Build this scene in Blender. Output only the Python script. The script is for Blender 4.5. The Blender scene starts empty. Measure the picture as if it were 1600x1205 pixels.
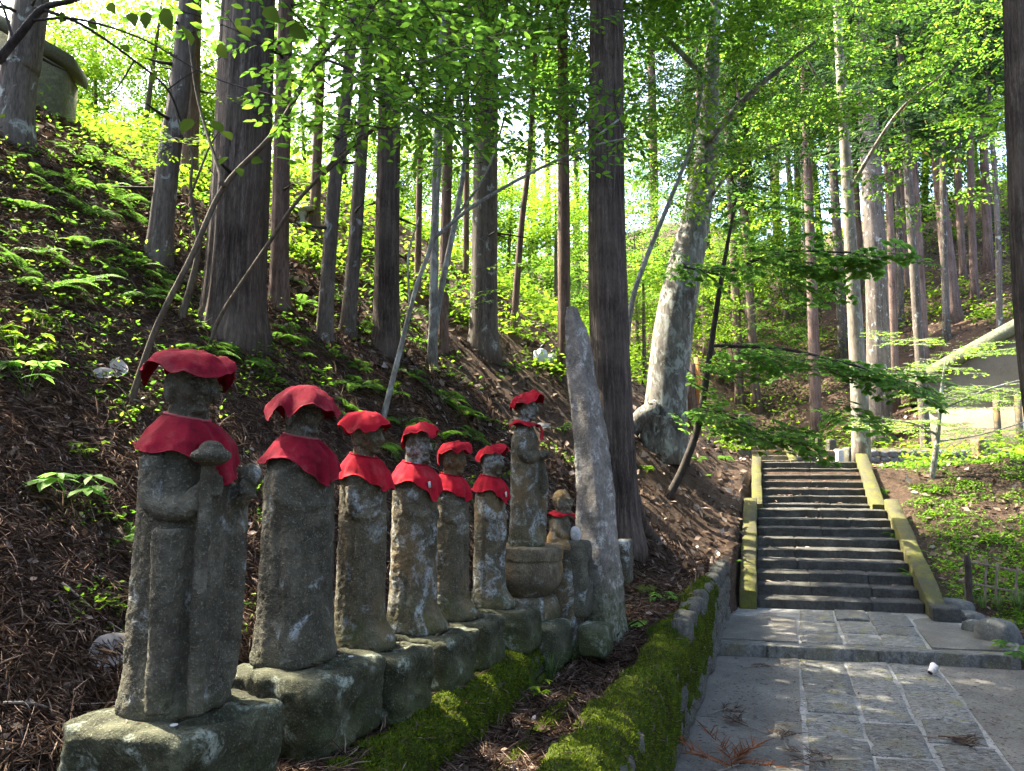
import bpy, bmesh, math, random
import numpy as np
from mathutils import Vector, Matrix, Quaternion

# ------------------------------------------------------------------ camera, sky, sun, exposure
SC = bpy.context.scene
COL = SC.collection
EYE = 2.0
FPX = 1142.0                      # focal length in photo pixels (1600 x 1205)
PITCH = math.radians(6.4)
cam_d = bpy.data.cameras.new('camera')
cam = bpy.data.objects.new('camera', cam_d); COL.objects.link(cam)
cam_d.sensor_width = 36.0
cam_d.lens = 36.0 * FPX / 1600.0
cam_d.clip_start = 0.05
cam_d.clip_end = 800.0
cam.location = (0, 0, EYE)
cam.rotation_euler = (math.pi / 2 + PITCH, 0, 0)
SC.camera = cam

SUN = Vector((-0.70, 0.40, 1.08)).normalized()     # direction towards the sun
SUN_EL = math.asin(SUN.z)
SUN_AZ = math.atan2(SUN.x, SUN.y)
world = bpy.data.worlds.new('World'); SC.world = world; world.use_nodes = True
wn = world.node_tree.nodes; wl = world.node_tree.links
bg = wn.get('Background') or wn.new('ShaderNodeBackground')
sky = wn.new('ShaderNodeTexSky'); sky.sky_type = 'NISHITA'; sky.sun_disc = False
sky.sun_elevation = SUN_EL; sky.sun_rotation = SUN_AZ
sky.air_density = 0.7; sky.dust_density = 4.0; sky.ozone_density = 0.6
wl.new(sky.outputs[0], bg.inputs[0]); bg.inputs[1].default_value = 0.15
sun_d = bpy.data.lights.new('sun', 'SUN'); sun_d.energy = 3.4; sun_d.angle = math.radians(0.53)
sun_d.color = (1.0, 0.90, 0.72)
sun = bpy.data.objects.new('sun', sun_d); COL.objects.link(sun)
sun.rotation_euler = SUN.to_track_quat('Z', 'Y').to_euler()
sun.location = (-20, 10, 30)
SC.view_settings.view_transform = 'Standard'
SC.view_settings.look = 'None'
SC.view_settings.gamma = 1.0
SC.view_settings.use_curve_mapping = False
SC.view_settings.exposure = 3.4
SC.render.engine = 'CYCLES'
SC.cycles.use_denoising = True
SC.cycles.max_bounces = 7
SC.cycles.diffuse_bounces = 4
SC.cycles.transmission_bounces = 5
SC.cycles.glossy_bounces = 2
SC.cycles.sample_clamp_indirect = 8.0
SC.cycles.use_adaptive_sampling = True
SC.cycles.adaptive_threshold = 0.02

RNG = np.random.default_rng(7)
random.seed(7)

# ------------------------------------------------------------------ small maths
def sstep(a, b, t):
    t = np.clip((t - a) / (b - a), 0, 1); return t * t * (3 - 2 * t)
def softplus(t, k):
    return np.where(t / k > 30, t, np.log1p(np.exp(np.clip(t / k, -40, 30))) * k)
def _hash(ix, iy, iz, seed):
    h = (ix * 374761393 + iy * 668265263 + iz * 2147483647 + seed * 974634521).astype(np.int64)
    h = (h ^ (h >> 13)) * 1274126177
    h = h & 0x7fffffff
    h = (h ^ (h >> 16)) & 0xffff
    return h / 65535.0
def vnoise(p, seed=0):
    p = np.asarray(p, float); f = np.floor(p); i = f.astype(np.int64); t = p - f; t = t * t * (3 - 2 * t)
    r = 0
    for dx in (0, 1):
        for dy in (0, 1):
            for dz in (0, 1):
                w = (t[..., 0] if dx else 1 - t[..., 0]) * (t[..., 1] if dy else 1 - t[..., 1]) * (t[..., 2] if dz else 1 - t[..., 2])
                r = r + w * _hash(i[..., 0] + dx, i[..., 1] + dy, i[..., 2] + dz, seed)
    return r * 2 - 1
def fbm(p, seed=0, octaves=3):
    s = 0; a = 1.0; p = np.asarray(p, float)
    for o in range(octaves):
        s = s + a * vnoise(p * (2 ** o), seed + o); a *= 0.5
    return s
def fbm2(x, y, sc, seed=0, octaves=3):
    return fbm(np.stack([x * sc, y * sc, np.zeros_like(x) + 0.37], -1), seed, octaves)

# ------------------------------------------------------------------ the lie of the land
def x_wall(y): return 1.0 + 0.375 * (y - 4.975)
def q_of(x, y): return (x - x_wall(y)) * 0.936
def height(x, y, detail=True):
    x = np.asarray(x, float); y = np.asarray(y, float)
    q = q_of(x, y)
    yp = y + 0.2 * (x - 3.3)
    ramp = np.interp(yp, [-90, 7.85, 8.1, 9.9, 12.6, 13.05, 14.7, 24, 80], [-0.05, -0.05, 0.05, 0.06, 1.05, 1.1, 1.97, 2.1, 2.6])
    left0 = np.interp(y, [-20, 2.5, 5, 7, 9, 10, 11, 12.6, 14.6, 25, 90], [0.86, 0.82, 0.76, 0.80, 0.84, 0.62, 0.92, 1.42, 2.1, 2.3, 3.0])
    q0 = np.interp(y, [-20, 5, 6.5, 9, 30], [1.42, 1.42, 0.95, 0.30, 0.2])
    s = softplus(-q - q0, 0.12)
    hill = 0.80 * (s - 0.86 * softplus(s - 8.0, 1.2))
    tier = sstep(-0.93, -0.83, q) * (1 - sstep(5.4, 6.6, y))
    zl = left0 + hill - 0.19 * tier
    right0 = np.interp(yp, [-90, 8.0, 9.5, 11, 14.8, 24, 80], [0.0, 0.03, 0.12, 0.5, 1.98, 2.1, 2.6])
    t = sstep(2.75, 3.6, q)
    t = np.maximum(t, sstep(2.5, 2.7, q) * sstep(9.6, 10.2, yp))
    zr = ramp * (1 - t) + (right0 + 0.12 * sstep(3.0, 5.0, q)) * t
    shift = 0.17 * sstep(9.2, 10.0, y)
    m = sstep(-0.13 + shift, -0.05 + shift, q)
    z = zl * (1 - m) + zr * m
    r = 0.85 * (x - 11) + 0.53 * (y - 27)
    z = z + 42 * (1 - np.exp(-softplus(r, 0.9) * 0.80 / 42))
    if detail:
        rough = sstep(0.0, 0.5, -q - 0.9) + 0.6 * sstep(3.0, 4.0, q) + 0.5 * sstep(15, 17, y) * (q > -0.3)
        rough = np.clip(rough, 0, 1)
        z = z + rough * (0.10 * fbm2(x, y, 0.9, 3, 2) + 0.035 * fbm2(x, y, 3.6, 5, 2))
        z = z + 0.012 * fbm2(x, y, 11.0, 9, 2) * np.clip(rough + tier, 0, 1)
    return z
def hz(x, y): return float(height(np.array([x]), np.array([y]))[0])

CP, SP = math.cos(PITCH), math.sin(PITCH)
def ray(px, py):
    a = (px - 800.0) / FPX; b = -(py - 602.5) / FPX
    return Vector((a, CP - b * SP, SP + b * CP))
def P(px, py, d):
    v = ray(px, py); return Vector((0, 0, EYE)) + v * (d / v.y)
def hit(px, py, d0=1.5, d1=120.0):
    v = ray(px, py); v = v / v.y
    d = np.concatenate([np.arange(d0, 30, 0.02), np.arange(30, d1, 0.2)])
    gap = EYE + v.z * d - height(v.x * d, d)
    k = np.argmax(gap < 0)
    if gap[k] >= 0: k = len(d) - 1
    return Vector((v.x * d[k], d[k], EYE + v.z * d[k]))

# ------------------------------------------------------------------ objects
def mesh_np(name, v, f, smooth=False):
    v = np.asarray(v, np.float32).reshape(-1, 3)
    me = bpy.data.meshes.new(name)
    fs = f if isinstance(f, (list, tuple)) else [f]
    fs = [np.asarray(a, np.int32) for a in fs if len(a)]
    me.vertices.add(len(v)); me.vertices.foreach_set('co', v.ravel())
    nl = sum(a.size for a in fs); nf = sum(len(a) for a in fs)
    me.loops.add(nl); me.polygons.add(nf)
    me.loops.foreach_set('vertex_index', np.concatenate([a.ravel() for a in fs]))
    tot = np.concatenate([np.full(len(a), a.shape[1], np.int32) for a in fs])
    st = np.concatenate([[0], np.cumsum(tot)[:-1]]).astype(np.int32)
    me.polygons.foreach_set('loop_start', st); me.polygons.foreach_set('loop_total', tot)
    if smooth: me.polygons.foreach_set('use_smooth', np.ones(nf, bool))
    me.update(calc_edges=True); me.validate()
    return me
def obj(name, me, mat=None, parent=None, loc=None, kind=None):
    o = bpy.data.objects.new(name, me); COL.objects.link(o)
    if mat is not None and not me.materials: me.materials.append(mat)
    if parent is not None: o.parent = parent
    if loc is not None: o.location = loc
    if kind: o['kind'] = kind
    return o
def tag(o, label, cat, group=None):
    o['label'] = label; o['category'] = cat
    if group: o['group'] = group
    return o
def thing(name, label, cat, loc=(0, 0, 0), rz=0.0, group=None):
    o = bpy.data.objects.new(name, None); COL.objects.link(o)
    o.location = loc; o.rotation_euler = (0, 0, rz); o.empty_display_size = 0.1
    return tag(o, label, cat, group)

class Geo:
    """collects vertices and faces of any size"""
    def __init__(s): s.v = []; s.f = {}; s.n = 0
    def add(s, v, f):
        v = np.asarray(v, float).reshape(-1, 3); f = np.asarray(f, np.int64)
        if len(v) == 0: return
        s.v.append(v); s.f.setdefault(f.shape[1], []).append(f + s.n); s.n += len(v)
    def mesh(s, name, smooth=False):
        return mesh_np(name, np.concatenate(s.v), [np.concatenate(a) for a in s.f.values()], smooth)

def grid_faces(nr, nc, wrap=False):
    r = np.arange(nr - 1)[:, None]; c = np.arange(nc if wrap else nc - 1)[None, :]
    c2 = (c + 1) % nc
    a = r * nc + c; b = r * nc + c2; d = (r + 1) * nc + c2; e = (r + 1) * nc + c
    return np.stack([a, b, d, e], -1).reshape(-1, 4)
def frames(pts):
    pts = np.asarray(pts, float); t = np.gradient(pts, axis=0); t /= np.linalg.norm(t, axis=1)[:, None] + 1e-9
    up = np.array([0.31, 0.9, 0.27]); u = np.cross(t, up); bad = np.linalg.norm(u, axis=1) < 1e-3
    u[bad] = np.cross(t[bad], [1, 0, 0.1]); u /= np.linalg.norm(u, axis=1)[:, None]
    w = np.cross(t, u); return t, u, w
def tube(pts, rad, seg=8, mod=None):
    pts = np.asarray(pts, float); rad = np.broadcast_to(np.asarray(rad, float), (len(pts),))
    t, u, w = frames(pts); a = np.linspace(0, 2 * np.pi, seg, endpoint=False)
    r = np.repeat(rad[:, None], seg, 1)
    if mod is not None: r = r * mod(a[None, :], pts)
    v = pts[:, None, :] + r[..., None] * (np.cos(a)[None, :, None] * u[:, None, :] + np.sin(a)[None, :, None] * w[:, None, :])
    v = v.reshape(-1, 3); f = grid_faces(len(pts), seg, True)
    # caps as fans
    n = len(v); v = np.concatenate([v, pts[:1], pts[-1:]])
    i = np.arange(seg); j = (i + 1) % seg
    c0 = np.stack([j, i, np.full(seg, n), np.full(seg, n)], 1)[:, :3]
    k = (len(pts) - 1) * seg
    c1 = np.stack([k + i, k + j, np.full(seg, n + 1)], 1)
    return v, f, np.concatenate([c0, c1])
def gtube(g, pts, rad, seg=8, mod=None):
    v, f, c = tube(pts, rad, seg, mod)
    n = g.n; g.v.append(v); g.n += len(v)
    g.f.setdefault(4, []).append(f + n); g.f.setdefault(3, []).append(c + n)
def smooth_path(pts, n):
    """Catmull-Rom through points (each may carry a radius as 4th value)"""
    p = np.asarray(pts, float); p = np.concatenate([2 * p[:1] - p[1:2], p, 2 * p[-1:] - p[-2:-1]])
    m = len(p) - 3; out = []
    for t in np.linspace(0, m - 1e-6, n):
        i = int(t); u = t - i; a, b, c, d = p[i:i + 4]
        out.append(0.5 * (2 * b + (c - a) * u + (2 * a - 5 * b + 4 * c - d) * u * u + (3 * b - a - 3 * c + d) * u ** 3))
    return np.array(out)
def gbox(g, lo, hi):
    x0, y0, z0 = lo; x1, y1, z1 = hi
    v = [(x0, y0, z0), (x1, y0, z0), (x1, y1, z0), (x0, y1, z0), (x0, y0, z1), (x1, y0, z1), (x1, y1, z1), (x0, y1, z1)]
    g.add(v, [(0, 3, 2, 1), (4, 5, 6, 7), (0, 1, 5, 4), (1, 2, 6, 5), (2, 3, 7, 6), (3, 0, 4, 7)])
def ellipsoid(c, r, nu=16, nv=10, rot=None):
    th = np.linspace(0, np.pi, nv); ph = np.linspace(0, 2 * np.pi, nu, endpoint=False)
    v = np.stack([np.sin(th)[:, None] * np.cos(ph), np.sin(th)[:, None] * np.sin(ph), np.repeat(np.cos(th)[:, None], nu, 1)], -1) * np.asarray(r)
    v = v.reshape(-1, 3)
    if rot is not None: v = v @ np.array(rot).T
    return v + np.asarray(c), grid_faces(nv, nu, True)[:, ::-1]
_box_cache = {}
def unit_cube_grid(n):
    if n in _box_cache: return _box_cache[n]
    bm = bmesh.new(); bmesh.ops.create_cube(bm, size=2.0)
    if n > 1: bmesh.ops.subdivide_edges(bm, edges=bm.edges[:], cuts=n - 1, use_grid_fill=True)
    bm.verts.ensure_lookup_table()
    v = np.array([x.co[:] for x in bm.verts]); f = np.array([[w.index for w in p.verts] for p in bm.faces]); bm.free()
    _box_cache[n] = (v, f); return v, f
def rock(dim, n=8, power=6.0, amp=0.02, freq=5.0, seed=0, taper=0.0, chip=0.0):
    """superellipsoid block, noisy; origin at the centre of its bottom"""
    v, f = unit_cube_grid(n); v = v.copy()
    d = v / np.linalg.norm(v, axis=1)[:, None]
    k = (np.abs(d) ** power).sum(1) ** (-1.0 / power)
    s = d * k[:, None]
    hx, hy, hz_ = dim[0] / 2, dim[1] / 2, dim[2] / 2
    w = s * np.array([hx, hy, hz_])
    if taper: w[:, :2] *= (1 + taper * s[:, 2:3])
    w = w + d * (amp * fbm(w * freq + seed * 3.1, seed, 3))[:, None]
    if chip:
        c = vnoise(w * freq * 0.6 + 9.7 * seed, seed + 40); w = w - d * (chip * np.clip(c - 0.25, 0, 1))[:, None]
    w[:, 2] += hz_
    return w, f
def remeshed(g, name, voxel):
    me0 = g.mesh('tmp'); o = bpy.data.objects.new('tmp', me0); COL.objects.link(o)
    m = o.modifiers.new('r', 'REMESH'); m.mode = 'VOXEL'; m.voxel_size = voxel
    s = o.modifiers.new('s', 'SMOOTH'); s.factor = 0.5; s.iterations = 1
    dg = bpy.context.evaluated_depsgraph_get(); e = o.evaluated_get(dg)
    me = bpy.data.meshes.new_from_object(e); me.name = name
    bpy.data.objects.remove(o); bpy.data.meshes.remove(me0)
    return me
def mesh_co(me):
    a = np.empty(len(me.vertices) * 3, np.float32); me.vertices.foreach_get('co', a); return a.reshape(-1, 3).astype(float)
def mesh_no(me):
    a = np.empty(len(me.vertices) * 3, np.float32); me.vertices.foreach_get('normal', a); return a.reshape(-1, 3).astype(float)
def set_co(me, v, smooth=True):
    me.vertices.foreach_set('co', np.asarray(v, np.float32).ravel())
    if smooth: me.polygons.foreach_set('use_smooth', np.ones(len(me.polygons), bool))
    me.update()

# ------------------------------------------------------------------ materials
class NT:
    def __init__(s, name):
        s.m = bpy.data.materials.new(name); s.m.use_nodes = True; s.t = s.m.node_tree
        s.b = s.t.nodes['Principled BSDF']; s.o = s.t.nodes['Material Output']
    def n(s, typ, **kw):
        nd = s.t.nodes.new('ShaderNode' + typ)
        for k, v in kw.items():
            if k.startswith('_'): setattr(nd, k[1:], v); continue
            key = int(k[1:]) if k[0] == 'i' and k[1:].isdigit() else k.replace('__', ' ')
            i = nd.inputs[key]
            if hasattr(v, 'is_linked') or hasattr(v, 'links'): s.t.links.new(v, i)
            else: i.default_value = v
        return nd
    def link(s, a, b): s.t.links.new(a, b)
    def coord(s, scale=(1, 1, 1), which='Object', loc=(0, 0, 0)):
        c = s.n('TexCoord'); m = s.n('Mapping'); m.inputs['Scale'].default_value = scale; m.inputs['Location'].default_value = loc
        s.link(c.outputs[which], m.inputs['Vector']); return m.outputs[0]
    def noise(s, vec, scale, detail=4, rough=0.55, dist=0.0):
        return s.n('TexNoise', Vector=vec, Scale=scale, Detail=detail, Roughness=rough, Distortion=dist).outputs[0]
    def ramp(s, fac, stops, interp='LINEAR'):
        r = s.n('ValToRGB'); s.link(fac, r.inputs[0]); cr = r.color_ramp; cr.interpolation = interp
        while len(cr.elements) < len(stops): cr.elements.new(0.5)
        for e, (p, c) in zip(cr.elements, stops):
            e.position = p; e.color = (c, c, c, 1) if isinstance(c, (int, float)) else (*c, 1)
        return r.outputs[0]
    def mix(s, fac, a, b, mode='MIX'):
        m = s.n('Mix', _data_type='RGBA', _blend_type=mode)
        for v, i in ((fac, 0), (a, 6), (b, 7)):
            if hasattr(v, 'links'): s.link(v, m.inputs[i])
            else: m.inputs[i].default_value = v if i == 0 else (*v, 1)
        return m.outputs[2]
    def math(s, op, a, b=0.0):
        m = s.n('Math', _operation=op)
        for v, i in ((a, 0), (b, 1)):
            if hasattr(v, 'links'): s.link(v, m.inputs[i])
            else: m.inputs[i].default_value = v
        return m.outputs[0]
    def bump(s, h, strength=0.5, dist=0.02, normal=None):
        b = s.n('Bump'); b.inputs['Strength'].default_value = strength; b.inputs['Distance'].default_value = dist
        s.link(h, b.inputs['Height'])
        if normal is not None: s.link(normal, b.inputs['Normal'])
        return b.outputs[0]
    def done(s, color=None, rough=0.85, normal=None, spec=0.3):
        if color is not None:
            if hasattr(color, 'links'): s.link(color, s.b.inputs['Base Color'])
            else: s.b.inputs['Base Color'].default_value = (*color, 1)
        if hasattr(rough, 'links'): s.link(rough, s.b.inputs['Roughness'])
        else: s.b.inputs['Roughness'].default_value = rough
        s.b.inputs['Specular IOR Level'].default_value = spec
        if normal is not None: s.link(normal, s.b.inputs['Normal'])
        return s.m

def stone_mat(name, dark, mid, light, lichen=0.5, lichen_col=(0.42, 0.47, 0.47), moss_h=0.0, moss_amt=0.0,
              moss_col=(0.042, 0.058, 0.012), tan=0.0, off=0.0, zs=1.0):
    s = NT(name); c = s.coord((1, 1, zs), loc=(off, off * 1.7, off * 0.3))
    n1 = s.noise(c, 5.0, 6, 0.65, 0.4); n2 = s.noise(c, 22.0, 5, 0.7); n3 = s.noise(c, 110.0, 3, 0.7)
    col = s.ramp(n1, [(0.30, dark), (0.52, mid), (0.75, light)])
    col = s.mix(s.ramp(n2, [(0.35, 0.0), (0.7, 0.7)]), col, tuple(x * 0.35 for x in mid))
    col = s.mix(s.ramp(n3, [(0.55, 0.0), (0.72, 0.55)]), col, tuple(min(1, x * 1.5) for x in light))
    if tan:
        nt_ = s.noise(s.coord(loc=(off + 3, 1, 2)), 3.2, 4, 0.6)
        col = s.mix(s.math('MULTIPLY', s.ramp(nt_, [(0.5, 0.0), (0.62, 1.0)]), tan), col, (0.22, 0.14, 0.055))
    if lichen:
        l1 = s.noise(s.coord((1, 1, zs), loc=(off * 2 + 1, 4, off)), 6.5, 6, 0.62, 0.8); l2 = s.noise(c, 40.0, 4, 0.7)
        l3 = s.noise(c, 95.0, 3, 0.7)
        lm = s.ramp(l1, [(0.64 - 0.14 * lichen, 0.0), (0.76 - 0.14 * lichen, 1.0)])
        sp_ = s.ramp(s.math('ADD', s.math('MULTIPLY', l2, 0.65), s.math('MULTIPLY', l3, 0.35)), [(0.42, 0.0), (0.56, 1.0)])
        lm = s.math('MULTIPLY', s.math('MULTIPLY', lm, sp_), 0.8)
        col = s.mix(lm, col, lichen_col)
    bmp_h = s.math('ADD', s.math('MULTIPLY', n2, 0.7), s.math('MULTIPLY', n3, 0.5))
    if moss_amt:
        z = s.n('SeparateXYZ', Vector=s.coord()).outputs[2]
        mm = s.math('ADD', s.math('MULTIPLY', s.math('SUBTRACT', moss_h, z), 2.2), s.math('MULTIPLY', s.math('SUBTRACT', s.noise(c, 9.0, 5, 0.65), 0.5), 1.9))
        mm = s.math('MULTIPLY', s.math('MULTIPLY', s.ramp(mm, [(-0.0, 0.0), (0.7, 1.0)]), s.ramp(s.noise(c, 33.0, 4, 0.7), [(0.36, 0.25), (0.58, 1.0)])), moss_amt)
        mc = s.mix(s.noise(c, 60, 3), tuple(x * 0.5 for x in moss_col), tuple(x * 1.5 for x in moss_col))
        col = s.mix(mm, col, mc)
    nor = s.bump(bmp_h, 1.0, 0.02)
    nor = s.bump(n1, 0.6, 0.03, nor)
    return s.done(col, 0.92, nor, 0.25)

def leaf_mat(name, stops, trans=0.5, tcol=None, rough=0.6, gain=1.0, spec=0.04):
    """leaf: each island of the mesh gets its own tone; light also passes through"""
    s = NT(name); r = s.n('NewGeometry').outputs['Random Per Island']
    c = s.ramp(r, stops)
    s.done(c, rough, spec=spec)
    tr = s.n('BsdfTranslucent'); tc = s.ramp(r, [(p, tuple(min(1, x * gain) for x in q)) for p, q in (tcol or stops)])
    s.link(tc, tr.inputs[0])
    mx = s.n('MixShader'); mx.inputs[0].default_value = trans
    s.link(s.b.outputs[0], mx.inputs[1]); s.link(tr.outputs[0], mx.inputs[2]); s.link(mx.outputs[0], s.o.inputs[0])
    return s.m
def bark_mat(name, dark, mid, light, vs=0.35, scale=14.0, lichen=0.0, bump=1.0):
    s = NT(name); c = s.coord((1, 1, vs * 0.25))
    n1 = s.noise(c, scale, 5, 0.65, 0.35); n2 = s.noise(s.coord((1, 1, 0.22)), scale * 3.2, 4, 0.7); n0 = s.noise(s.coord(), 1.6, 4, 0.6)
    col = s.ramp(n1, [(0.33, dark), (0.5, mid), (0.72, light)])
    col = s.mix(s.ramp(n2, [(0.38, 0.65), (0.6, 0.0)]), col, tuple(x * 0.45 for x in dark))
    col = s.mix(s.ramp(n0, [(0.4, 0.0), (0.7, 0.45)]), col, light)
    if lichen:
        l = s.noise(s.coord((1, 1, 0.6)), 7.0, 6, 0.65, 0.5)
        col = s.mix(s.ramp(l, [(0.62 - 0.15 * lichen, 0.0), (0.68 - 0.1 * lichen, 0.8)]), col, (0.33, 0.36, 0.33))
    nor = s.bump(n1, bump, 0.03); nor = s.bump(n2, 0.6 * bump, 0.01, nor)
    return s.done(col, 0.9, nor, 0.2)

MAT = {}
MAT['stone_dark'] = [stone_mat('stone_dark_%d' % i, (0.026, 0.025, 0.017), (0.088, 0.083, 0.058), (0.22, 0.21, 0.155), 0.45, moss_h=0.12, moss_amt=0.7, off=3.1 * i) for i in range(2)]
MAT['stone_lichen'] = [stone_mat('stone_lichen_%d' % i, (0.030, 0.026, 0.015), (0.098, 0.086, 0.054), (0.225, 0.20, 0.135), 0.6 + 0.3 * i, moss_h=0.2, moss_amt=0.85, tan=0.32, off=5.3 * i + 1) for i in range(3)]
MAT['stone_base'] = stone_mat('stone_base', (0.014, 0.016, 0.008), (0.052, 0.055, 0.030), (0.155, 0.16, 0.10), 0.70, (0.34, 0.39, 0.32), moss_h=0.24, moss_amt=0.95, off=2.2)
MAT['stone_tan'] = stone_mat('stone_tan', (0.05, 0.042, 0.028), (0.13, 0.11, 0.07), (0.24, 0.20, 0.13), 0.45, moss_h=0.05, moss_amt=0.5, tan=0.9, off=8.2)
MAT['stele'] = stone_mat('stone_stele', (0.08, 0.072, 0.06), (0.22, 0.20, 0.17), (0.38, 0.35, 0.30), 0.95, (0.56, 0.555, 0.50), moss_h=0.35, moss_amt=0.9, off=11.0, zs=1.0)
MAT['wall_stone'] = stone_mat('wall_stone', (0.05, 0.052, 0.042), (0.12, 0.12, 0.10), (0.22, 0.21, 0.18), 0.4, off=4.4)
MAT['step'] = stone_mat('step_stone', (0.030, 0.030, 0.026), (0.068, 0.067, 0.059), (0.125, 0.122, 0.108), 0.0, off=6.0)
MAT['rubble'] = stone_mat('rubble_stone', (0.07, 0.07, 0.075), (0.16, 0.16, 0.17), (0.27, 0.27, 0.28), 0.3, off=7.0)
MAT['river_stone'] = stone_mat('river_stone', (0.055, 0.06, 0.055), (0.12, 0.125, 0.115), (0.2, 0.2, 0.185), 0.2, off=9.0)
MAT['white_stone'] = stone_mat('white_stone', (0.42, 0.43, 0.42), (0.55, 0.55, 0.53), (0.65, 0.65, 0.62), 0.0, off=9.9)

def concrete_mat(name, a, b, c):
    s = NT(name); co = s.coord()
    n1 = s.noise(co, 1.7, 6, 0.65, 0.3); n2 = s.noise(co, 55.0, 4, 0.75); n3 = s.noise(co, 9.0, 5, 0.6)
    col = s.ramp(n1, [(0.3, a), (0.5, b), (0.72, c)])
    col = s.mix(s.ramp(n2, [(0.42, 0.5), (0.62, 0.0)]), col, tuple(x * 0.45 for x in a))
    col = s.mix(s.ramp(n3, [(0.56, 0.0), (0.72, 0.5)]), col, (0.09, 0.075, 0.05))
    return s.done(col, 0.9, s.bump(s.math('ADD', n2, n3), 0.5, 0.01), 0.25)
MAT['concrete'] = concrete_mat('concrete', (0.10, 0.094, 0.08), (0.16, 0.151, 0.13), (0.235, 0.222, 0.192))
MAT['slab'] = []
for i, (a, b, c) in enumerate([((0.102, 0.104, 0.095), (0.178, 0.180, 0.166), (0.272, 0.274, 0.253)), ((0.119, 0.116, 0.104), (0.208, 0.205, 0.184), (0.306, 0.300, 0.272)), ((0.076, 0.076, 0.070), (0.140, 0.141, 0.129), (0.221, 0.221, 0.204))]):
    s = NT('paving_slab_%d' % i); co = s.coord((1, 1, 1), loc=(i * 3, i, 0))
    st = s.coord((2.2, 7.0, 2.0), loc=(i, i, 0))
    n1 = s.noise(co, 2.4, 5, 0.6); n2 = s.noise(st, 6.0, 6, 0.7, 0.6); n3 = s.noise(co, 70, 3, 0.7); nm = s.noise(co, 4.5, 5, 0.6)
    col = s.ramp(n2, [(0.30, tuple(x * 0.7 for x in a)), (0.42, a), (0.52, b), (0.66, c)])
    col = s.mix(s.ramp(n1, [(0.55, 0.0), (0.7, 0.6)]), col, (0.13, 0.12, 0.07))
    col = s.mix(s.ramp(s.math('ADD', nm, s.math('MULTIPLY', n3, 0.25)), [(0.70, 0.0), (0.78, 0.8)]), col, (0.22, 0.21, 0.06))
    col = s.mix(s.ramp(n3, [(0.4, 0.4), (0.55, 0.0)]), col, tuple(x * 0.4 for x in a))
    MAT['slab'].append(s.done(col, 0.85, s.bump(s.math('ADD', n2, s.math('MULTIPLY', n3, 0.4)), 0.9, 0.015), 0.3))
MAT['mortar'] = concrete_mat('mortar', (0.17, 0.17, 0.155), (0.28, 0.28, 0.26), (0.42, 0.42, 0.40))

s = NT('stringer_moss'); co = s.coord(); n1 = s.noise(co, 3.0, 6, 0.65, 0.5); n2 = s.noise(co, 80, 3, 0.7); n3 = s.noise(co, 14, 5, 0.65)
col = s.ramp(s.math('ADD', n1, s.math('MULTIPLY', s.math('SUBTRACT', n3, 0.5), 0.5)), [(0.38, (0.075, 0.068, 0.05)), (0.52, (0.10, 0.094, 0.038)), (0.70, (0.14, 0.145, 0.02))])
col = s.mix(s.ramp(n2, [(0.4, 0.6), (0.6, 0.0)]), col, (0.05, 0.055, 0.02))
MAT['stringer'] = s.done(col, 0.95, s.bump(s.math('ADD', n2, n3), 0.8, 0.012), 0.15)

s = NT('moss'); co = s.coord(); n1 = s.noise(co, 4.0, 5, 0.6, 0.4); n2 = s.noise(co, 120, 3, 0.75); n3 = s.noise(co, 25, 4, 0.65)
col = s.ramp(n1, [(0.3, (0.026, 0.026, 0.009)), (0.48, (0.045, 0.066, 0.008)), (0.7, (0.11, 0.15, 0.012))])
col = s.mix(s.ramp(n3, [(0.35, 0.7), (0.6, 0.0)]), col, (0.03, 0.035, 0.012))
MAT['moss'] = s.done(col, 0.95, s.bump(s.math('ADD', n2, n3), 1.0, 0.015), 0.1)
MAT['moss_fibre'] = leaf_mat('moss_fibre', [(0.0, (0.026, 0.04, 0.005)), (0.5, (0.065, 0.105, 0.008)), (0.88, (0.15, 0.195, 0.014)), (1.0, (0.13, 0.085, 0.035))], 0.35, rough=0.8)

def felt_mat(name, a, b, c, off):
    s = NT(name); co = s.coord(loc=(off, off, 0)); n1 = s.noise(co, 6.0, 5, 0.6, 0.5); n2 = s.noise(co, 240, 2, 0.7); n3 = s.noise(co, 20, 4, 0.6)
    col = s.ramp(n1, [(0.28, tuple(x * 0.75 for x in a)), (0.5, b), (0.75, c)])
    col = s.mix(s.ramp(n3, [(0.52, 0.0), (0.72, 0.6)]), col, tuple(x * 0.4 for x in a))
    col = s.mix(s.ramp(s.noise(co, 11.0, 6, 0.7), [(0.55, 0.0), (0.8, 0.28)]), col, (0.30, 0.16, 0.14))
    s.b.inputs['Sheen Weight'].default_value = 0.06; s.b.inputs['Sheen Roughness'].default_value = 0.5
    s.b.inputs['Sheen Tint'].default_value = (0.9, 0.35, 0.4, 1)
    s.done(col, 0.95, s.bump(s.math('ADD', n2, s.math('MULTIPLY', n3, 1.5)), 0.7, 0.005), 0.1)
    tr = s.n('BsdfTranslucent'); tr.inputs[0].default_value = (*b, 1)
    mx = s.n('MixShader'); mx.inputs[0].default_value = 0.12
    s.link(s.b.outputs[0], mx.inputs[1]); s.link(tr.outputs[0], mx.inputs[2]); s.link(mx.outputs[0], s.o.inputs[0])
    return s.m
MAT['felt'] = [felt_mat('red_felt_old', (0.11, 0.004, 0.012), (0.20, 0.007, 0.019), (0.29, 0.014, 0.03), 1.0),
               felt_mat('red_felt_new', (0.17, 0.004, 0.010), (0.31, 0.007, 0.017), (0.40, 0.013, 0.026), 4.0)]
MAT['cord'] = NT('collar_binding').done((0.28, 0.07, 0.075), 0.9)

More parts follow.
